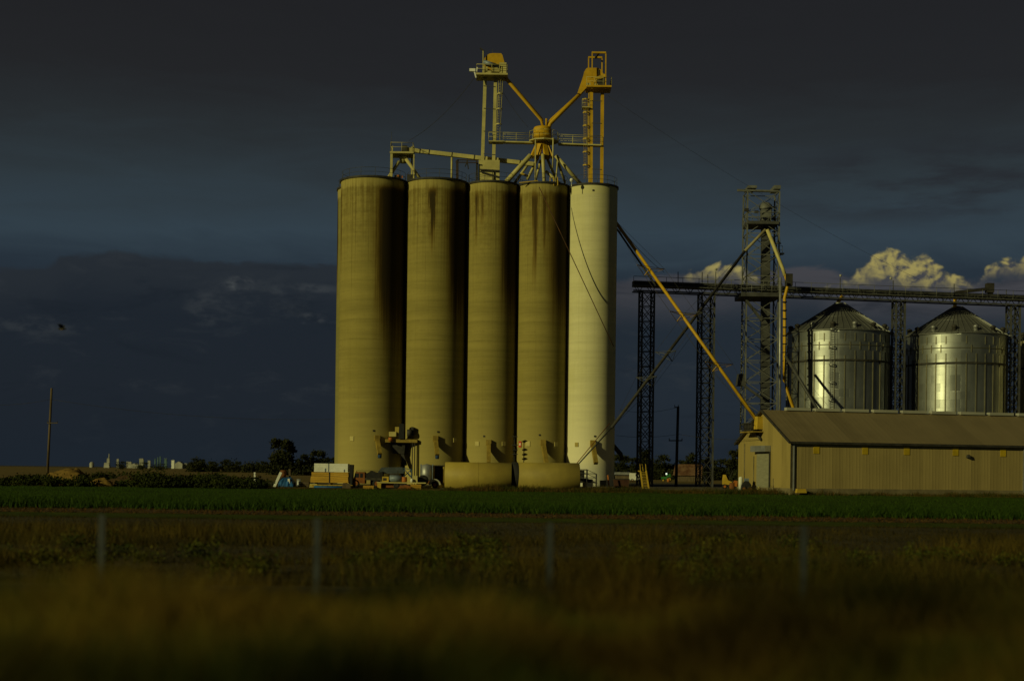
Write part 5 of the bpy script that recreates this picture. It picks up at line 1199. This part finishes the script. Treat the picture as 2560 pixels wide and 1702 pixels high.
far(292, 297, 1147, 1165, 'plant_tower', 'far thin pale tower just right of the tall white one', M_pale)
far(317, 329, 1154, 1166, 'plant_building', 'far pale square block left of the long low hall', M_pale)
far(329, 349, 1158, 1166, 'plant_building', 'far long low pale hall on the horizon', M_pale, 'slab')
far(349, 359, 1146, 1166, 'plant_building', 'far tall pale block at the end of the long low hall', M_pale)
far(370, 376, 1151, 1166, 'plant_tower', 'far slim pale tower left of the teal stacks', M_pale)
far(384, 404, 1139, 1166, 'plant_stacks', 'far cluster of teal stacks on the horizon', M_teal, 'stacks')
far(411, 417, 1146, 1166, 'plant_tower', 'far short teal tower right of the teal stacks', M_teal)
far(429, 436, 1150, 1167, 'plant_tower', 'far slim white tower left of the stepped hall', M_white)
far(441, 459, 1153, 1167, 'plant_building', 'far grey stepped hall at the right of the plant', M_pale, 'slab')
far(458, 468, 1158, 1169, 'plant_building', 'far bright white cube building, rightmost of the plant', M_pale)

# ------------------------------------------------------------------ trees, brush, mounds
def leaves(blobs, n, size, r_):
    vol = np.array([b[3] * b[4] * b[5] for b in blobs]); pick = r_.choice(len(blobs), n, p=vol / vol.sum()); B = np.array(blobs)[pick]
    d = r_.normal(size=(n, 3)); d /= np.linalg.norm(d, axis=1)[:, None]; rad = r_.random(n) ** .42 * (1 + .30 * r_.normal(size=n))
    C = B[:, :3] + d * rad[:, None] * B[:, 3:6]
    u = r_.normal(size=(n, 3)); u /= np.linalg.norm(u, axis=1)[:, None]; w = np.cross(u, r_.normal(size=(n, 3))); w /= np.linalg.norm(w, axis=1)[:, None]
    s = size * (.6 + .8 * r_.random(n))[:, None]; V = np.stack([C - u * s, C + w * s * .6, C + u * s, C - w * s * .6], 1).reshape(-1, 3)
    return V, np.arange(n * 4).reshape(n, 4)
def tree(px, pyt, wpx, d, lab, n=1400, m=M_leaf, seed=0, shape=1.0, group=None):
    r_ = np.random.default_rng(seed + 50); b = gp(px, d); top = at(px, pyt, d).z; H = top - b.z; w = wpx / F * d
    o = thing('tree', lab, 'tree', b, group); blobs = []
    for k in range(17):
        f_ = .22 + .70 * r_.random(); an = r_.random() * 6.28; q_ = w * .30 * shape * (1.15 - .5 * abs(f_ - .45))
        blobs.append((b.x + math.cos(an) * q_, d + math.sin(an) * q_, b.z + H * f_, w * (.08 + .10 * r_.random()), w * (.08 + .10 * r_.random()), H * (.05 + .08 * r_.random())))
    blobs.append((b.x + w * .08, d, b.z + H * .86, w * .2, w * .2, H * .12)); blobs.append((b.x, d, b.z + H * .4, w * .33, w * .33, H * .25)); blobs.append((b.x, d, b.z + H * .16, w * .3, w * .3, H * .14))
    V, Fq = leaves(blobs, int(n * 2.6), max(.24, H * .036), r_); npmesh('crown', V, Fq, m, parent=o)
    q = MB(); q.tube([b, Vector((b.x + .1, d, b.z + H * .35)), Vector((b.x, d, b.z + H * .7))], H * .03, 7, H * .012)
    for k in range(4): an = k * 1.6; q.tube([(b.x, d, b.z + H * (.25 + .08 * k)), (b.x + math.cos(an) * w * .28, d + math.sin(an) * w * .28, b.z + H * (.5 + .08 * k))], H * .014, 5, H * .006)
    q.build('trunk', M_bark, o)
    return o
tg = 'trees along the far field edge'
for i, (px, pyt, wpx, d, lab, n) in enumerate([
    (706, 1097, 74, 400, 'tallest dark tree left of the silos with a ragged top', 3600), (757, 1135, 44, 410, 'small round tree between the tallest tree and the silo', 1500),
    (797, 1125, 58, 415, 'broad dark tree just left of the widest silo', 2200), (832, 1141, 46, 400, 'low tree half hidden behind the widest silo', 1400),
    (484, 1143, 44, 620, 'far rounded tree right beside the white plant', 1000), (507, 1146, 22, 640, 'far narrow tree after the rounded one', 500), (533, 1152, 34, 640, 'far low tree midway along the left horizon', 700),
    (564, 1146, 40, 630, 'far spreading tree midway along the left horizon', 900), (594, 1153, 34, 640, 'far low bushy tree before the gap in the treeline', 700), (630, 1158, 34, 620, 'far very low tree at the end of the left treeline', 600), (660, 1153, 24, 600, 'far small tree tucked before the tallest dark tree', 500),
    (352, 1154, 46, 880, 'far dark tree standing in front of the long plant hall', 500), (305, 1152, 40, 890, 'far dark tree beside the tall white plant tower', 500), (400, 1158, 60, 880, 'far wide low tree below the teal stacks', 500),
    (1552, 1137, 56, 420, 'bushy tree right against the shaded pale silo', 1700), (1612, 1122, 40, 415, 'tall dark tree behind the leftmost lattice leg', 1500), (1585, 1142, 50, 430, 'round tree left of the leftmost lattice leg', 1200), (1652, 1135, 62, 425, 'broad tree between the two lattice legs', 1800),
    (1700, 1148, 54, 430, 'low broad tree behind the utility pole', 1300), (1727, 1130, 36, 425, 'pointed tree rising above the old barn', 1000), (1760, 1146, 46, 430, 'dark low tree behind the right lattice leg', 1200), (1800, 1146, 62, 400, 'wide tree in the gap left of the shed', 1700), (1842, 1122, 60, 395, 'tall rounded tree against the shed gable', 2200), (1880, 1130, 50, 400, 'dark tree mostly hidden behind the shed gable', 900)]):
    tree(px, pyt, wpx, d, lab, n, seed=i, group=tg)
r_ = np.random.default_rng(8); blobs = []
for px, d in [(r_.uniform(1530, 1895), r_.uniform(385, 430)) for _ in range(46)] + [(r_.uniform(690, 845), r_.uniform(395, 420)) for _ in range(24)] + [(r_.uniform(465, 690), r_.uniform(600, 650)) for _ in range(30)]:
    b = gp(px, d); h_ = r_.uniform(1.6, 3.4) * d / 420; blobs.append((b.x, d, b.z + h_ * .35, r_.uniform(2, 4), 2, h_ * .7))
V, Fq = leaves(blobs, 26000, .38, r_); npmesh('undergrowth', V, Fq, M_leaf, label='dark low undergrowth below the far trees', cat='undergrowth', kind='stuff')
# brush strip and mounds on the left
r_ = np.random.default_rng(5); blobs = []
for k in range(210):
    px = r_.uniform(-40, 655); d = r_.uniform(158, 172)
    if 215 < px < 300 and d < 169: continue
    if 130 < px < 215 and d > 166: continue
    b = gp(px, d); h_ = r_.uniform(.55, 1.28) * (.62 if px < 190 else 1.0); blobs.append((b.x, d, b.z + h_ * .3, r_.uniform(.8, 1.8), r_.uniform(.6, 1.2), h_ * .8))
V, Fq = leaves(blobs, 62000, .15, r_); npmesh('brush', V, Fq, M_leaf2, label='dark green brush along the left field edge', cat='brush', kind='stuff')
def mound(px, d, w, h_, lab, m):
    b = gp(px, d); n = 22; vs = []; fs = []
    for i in range(n):
        for j in range(n):
            u, v = i / (n - 1) * 2 - 1, j / (n - 1) * 2 - 1; q_ = max(0, 1 - (u * u + v * v)); nz = float(fnoise(np.array([u * 3 + px]), np.array([v * 3]), 1.0, 3)[0])
            vs.append((b.x + u * w, d + v * w * .6, b.z - .05 + h_ * q_ ** .8 * (.5 + nz)))
    for i in range(n - 1):
        for j in range(n - 1): fs.append((i * n + j, (i + 1) * n + j, (i + 1) * n + j + 1, i * n + j + 1))
    MB().add(vs, fs, True).build('dirt_mound', m, None, lab, 'dirt mound')
mound(172, 176, 3.4, 1.5, 'tan dirt mound behind the brush at the left', M_dirt)
mound(252, 161, 1.6, 1.0, 'pointed tan dirt mound in the gap of the left brush', M_dirt)
mound(320, 164, 3.4, 1.1, 'long dark brown dirt mound right of the pointed one', M_soil)
mound(358, 160, 1.0, .45, 'small pale dirt mound at the crop field edge', M_dirt)

# ------------------------------------------------------------------ grass and weeds
def blades(name, xs, ys, hs, ws, cols, lab, cat, rr, bend=.35, segs=2, droop=0.0):
    n = len(xs); zs = np.interp(ys, [p[0] for p in GP], [p[1] for p in GP]) - .03
    an = rr.random(n) * 2 * np.pi; bx, by = np.cos(an), np.sin(an); lean = hs * bend * (.2 + rr.random(n))
    fa = rr.random(n) * np.pi; wx, wy = np.cos(fa), np.sin(fa) * .6
    rows = []
    for k in range(segs + 1):
        t_ = k / segs; off = lean * t_ ** 1.8; w = ws * (1 - .85 * t_) * .5; z = zs + hs * t_ * (1 - .18 * t_ * bend)
        for s_ in (-1, 1): rows.append(np.stack([xs + bx * off + s_ * wx * w, ys + by * off + s_ * wy * w, z], 1))
    V = np.stack(rows, 1); m_ = 2 * (segs + 1); base = np.arange(n)[:, None] * m_
    Fq = np.concatenate([base + np.array([2 * k, 2 * k + 1, 2 * k + 3, 2 * k + 2]) for k in range(segs)], 0)
    C = np.repeat(cols[:, None, :], m_, 1).reshape(-1, 3)
    return npmesh(name, V.reshape(-1, 3), Fq, M_attr, colors=C, label=lab, cat=cat, kind='stuff')
def zone(n, y0, y1, margin, rr, seed, p=1.0):
    """points with even picture density between distances y0 and y1"""
    u = rr.random(n); ys = (y0 ** (1 - p) + u * (y1 ** (1 - p) - y0 ** (1 - p))) ** (1 / (1 - p)) if p != 1 else y0 * (y1 / y0) ** u
    xs = (rr.random(n) * 2 - 1) * (ys * .37 + margin)
    return xs, ys
def palette(v, cs):
    v = np.clip(v, 0, .999) * (len(cs) - 1); i = v.astype(int); f_ = (v - i)[:, None]; C = np.array(cs); return C[i] * (1 - f_) + C[np.minimum(i + 1, len(cs) - 1)] * f_
rr = np.random.default_rng(11)
# near embankment
xs, ys = zone(150000, 8.5, 32.6, 2.0, rr, 1, .6)
cl = fnoise(xs, ys * 1.0, 2.6, 20); keep = rr.random(len(xs)) < np.clip((cl - .22) * 3.2, .12, 1); xs, ys, cl = xs[keep], ys[keep], cl[keep]
gr = fnoise(xs + 30, ys, 3.2, 30)
hs = (.22 + .75 * cl ** 1.3) * (.30 + 1.35 * vnoise(xs + 11, ys * .3, 1.5, 44)) * (.5 + .8 * rr.random(len(xs))) * np.interp(ys, [8, 22, 26, 31, 32.6], [.95, .9, 1.0, 1.15, .9]) * np.where(ys > 24, .35 + 1.5 * np.clip((fnoise(xs + 70, ys * .4, 4.0, 37) - .27) * 3.5, 0, 1), 1)
cols = palette((gr - .5) * 1.9 + .5 + .14 * rr.normal(size=len(xs)), [(.020, .030, .004), (.036, .040, .005), (.066, .052, .007), (.085, .056, .008), (.052, .034, .006)]) * (.5 + .45 * rr.random(len(xs)))[:, None] * (.20 + 2.6 * np.clip(fnoise(xs * .8 + 5, ys, 2.3, 33) - .22, 0, 1))[:, None] * np.interp(ys, [8, 18, 24, 28], [1.45, 1.2, .85, .75])[:, None]
blades('dry_grass', xs, ys, hs, .012 + .016 * rr.random(len(xs)), cols, 'dry brown and green grass on the near roadside bank', 'grass', rr, .55, 3)
# weeds beyond the road
xs, ys = zone(120000, 41.5, 86, 4.0, rr, 2, .9)
cl = fnoise(xs, ys, 4.5, 40); tall = np.clip((cl - .42) * 3.2, 0, 1) * np.interp(ys, [42, 50, 62, 76, 86], [1, 1, .75, .3, .15])
hs = (.14 + 1.05 * tall) * (.4 + .8 * rr.random(len(xs)))
gr = fnoise(xs - 17, ys, 5.0, 50)
cols = palette(gr * .9 + .15 * rr.normal(size=len(xs)) + .12, [(.024, .028, .005), (.034, .032, .006), (.048, .036, .008), (.085, .062, .008), (.060, .040, .009)]) * (.65 + .6 * rr.random(len(xs)))[:, None]
cols *= (0.48 + .75 * tall)[:, None]
blades('roadside_weeds', xs, ys, hs, .02 + .03 * rr.random(len(xs)), cols, 'brown weeds in the rough ground beyond the road', 'weeds', rr, .5, 2)
# leafy weeds
r_ = np.random.default_rng(21); blobs = []
for k in range(95):
    px = r_.choice([r_.uniform(1560, 2080), r_.uniform(1560, 2080), r_.uniform(-100, 700), r_.uniform(900, 1250), r_.uniform(2080, 2660)]); d = r_.uniform(43, 60)
    b = gp(px, d); h_ = r_.uniform(.35, 1.05); blobs.append((b.x, d, b.z + h_ * .45, r_.uniform(.3, .9), r_.uniform(.3, .7), h_ * .55))
n = 26000; V, Fq = leaves(blobs, n, .055, r_)
C = palette(fnoise(V[::4, 0], V[::4, 1], 1.2, 95) + .2 * r_.normal(size=n), [(.016, .026, .004), (.030, .042, .005), (.060, .060, .008), (.095, .085, .010)])
npmesh('leafy_weeds', V, Fq, M_attr, colors=np.repeat(C, 4, 0), label='leafy green and yellow weeds growing beyond the road', cat='weeds', kind='stuff')
# crop plants along the field's near edge
xs, ys = zone(60000, 99.0, 109, 5.0, rr, 3, .9)
cl = fnoise(xs, ys * .6, 2.6, 60) * .75 + .35 * vnoise(xs, ys * .2, 9.0, 61); keep = rr.random(len(xs)) < np.clip((cl - .3) * 4, .03, 1) * np.interp(ys, [99, 101.5, 105, 109], [.15, 1, 1, .5]); xs, ys, cl = xs[keep], ys[keep], cl[keep]
hs = (.35 + .75 * cl) * (.4 + .7 * rr.random(len(xs)))
cols = palette(rr.random(len(xs)), [(.012, .028, .003), (.022, .048, .004), (.034, .060, .005)]) * (.6 + .7 * rr.random(len(xs)))[:, None]
blades('crop_plants', xs, ys, hs, .05 + .06 * rr.random(len(xs)), cols, 'taller dark green crop plants along the near field edge', 'crop plants', rr, .6, 2)
# field surface, short
xs, ys = zone(90000, 106, 161, 6.0, rr, 4, .9)
cols = palette(fnoise(xs, ys, 9, 70) + .1 * rr.normal(size=len(xs)), [(.020, .043, .002), (.026, .054, .0025), (.032, .062, .003)])
blades('young_crop', xs, ys, .10 + .12 * rr.random(len(xs)), .05 + .05 * rr.random(len(xs)), cols, 'short even green crop covering the field', 'crop', rr, .5, 1)
# litter on the soil strip
xs, ys = zone(26000, 92.5, 101, 5.0, rr, 5, .9)
cols = palette(rr.random(len(xs)), [(.03, .018, .006), (.06, .032, .009), (.10, .052, .012), (.028, .030, .005)])
blades('crop_litter', xs, ys, .06 + .22 * rr.random(len(xs)) ** 2, .06 + .08 * rr.random(len(xs)), cols, 'brown crop litter on the tilled soil strip', 'crop litter', rr, 1.6, 1)
# weeds along the yard edge
xs, ys = zone(60000, 159.5, 168, 6.0, rr, 6, .9)
pxs = PX0 + xs / ys * F; cl = fnoise(xs, ys, 2.0, 80)
lowm = np.where((pxs > 1985), .75, 1.0) * np.where((pxs > 1930) & (pxs < 2110), 1.5, 1.0) * np.where(pxs < 1112, .42, 1.0)
hs = (.22 + .75 * np.clip((cl - .3) * 2, 0, 1)) * (.4 + .8 * rr.random(len(xs))) * lowm
hs *= np.where(ys > 165.2, .55, 1.0)
cols = palette(fnoise(xs, ys, 3, 90) + .18 * rr.normal(size=len(xs)), [(.016, .028, .003), (.026, .038, .004), (.05, .038, .007), (.085, .05, .010), (.05, .022, .007)]) * (.7 + .5 * rr.random(len(xs)))[:, None]
blades('yard_weeds', xs, ys, hs, .04 + .05 * rr.random(len(xs)), cols, 'ragged weeds along the yard edge before the silos', 'weeds', rr, .6, 2)

# ------------------------------------------------------------------ roadside fence
DFN = 25.0
fn = thing('wire_fence', 'low wire fence with slim blue-grey metal posts along the roadside bank', 'fence', (0, DFN, gz(DFN)))
cols_px = [(-310, 1276), (255, 1286), (793, 1296), (1375, 1306), (2010, 1314), (2610, 1324)]; tops = []
for px, pyt in cols_px:
    t_ = at(px, pyt, DFN); q = MB(); q.bar((t_.x, DFN, gz(DFN) - .1), (t_.x, DFN, t_.z), .115, .04); q.bar((t_.x, DFN + .03, gz(DFN) - .1), (t_.x, DFN + .03, t_.z), .02, .06); q.build('post', M_post, fn); tops.append(t_)
for f_ in (.06, .30, .55, .80):
    pts = [Vector((t_.x, DFN - .03, t_.z - (t_.z - gz(DFN)) * f_)) for t_ in tops]
    MB().tube(pts, .0035, 4).build('wire', M_dsteel, fn)

# ------------------------------------------------------------------ bird
bd = at(155, 822, 62); bo = thing('bird', 'dark bird with a yellowish belly gliding over the left field', 'bird', bd)
vs = []; n = 10; prof = [(-.2, .01), (-.14, .04), (-.04, .06), (.06, .055), (.13, .04), (.17, .035), (.2, .005)]
for x, r0 in prof:
    for k in range(n): th = 2 * math.pi * k / n; vs.append((bd.x + x, bd.y + r0 * math.cos(th), bd.z + r0 * math.sin(th) * .9))
fs = [(i * n + k, i * n + (k + 1) % n, (i + 1) * n + (k + 1) % n, (i + 1) * n + k) for i in range(len(prof) - 1) for k in range(n)]
for s_ in (-1, 1):
    m_ = len(vs); w = [(.08, 0, .02), (-.08, 0, .02), (-.12, .14, .13), (-.1, .30, .17), (.02, .32, .17), (.09, .15, .14)]
    vs += [(bd.x + a, bd.y + s_ * b_, bd.z + c__) for a, b_, c__ in w] + [(bd.x + a, bd.y + s_ * b_, bd.z + c__ + .012) for a, b_, c__ in w]
    fs += [tuple(m_ + i for i in range(6)), tuple(m_ + 11 - i for i in range(6))] + [(m_ + i, m_ + (i + 1) % 6, m_ + (i + 1) % 6 + 6, m_ + i + 6) for i in range(6)]
m_ = len(vs); vs += [(bd.x - .18, bd.y - .02, bd.z), (bd.x - .18, bd.y + .02, bd.z), (bd.x - .31, bd.y + .06, bd.z + .01), (bd.x - .31, bd.y - .06, bd.z + .01)]; fs += [(m_, m_ + 1, m_ + 2, m_ + 3)]
MB().add(vs, fs).build('body', mat('dark_feathers', (.022, .022, .022), .8, .3, 10), bo)
MB().lathe((bd.x, bd.y, bd.z - .062), [(.005, 0), (.04, .008), (.06, .025), (.04, .04)], 12).build('belly', M_spout, bo)
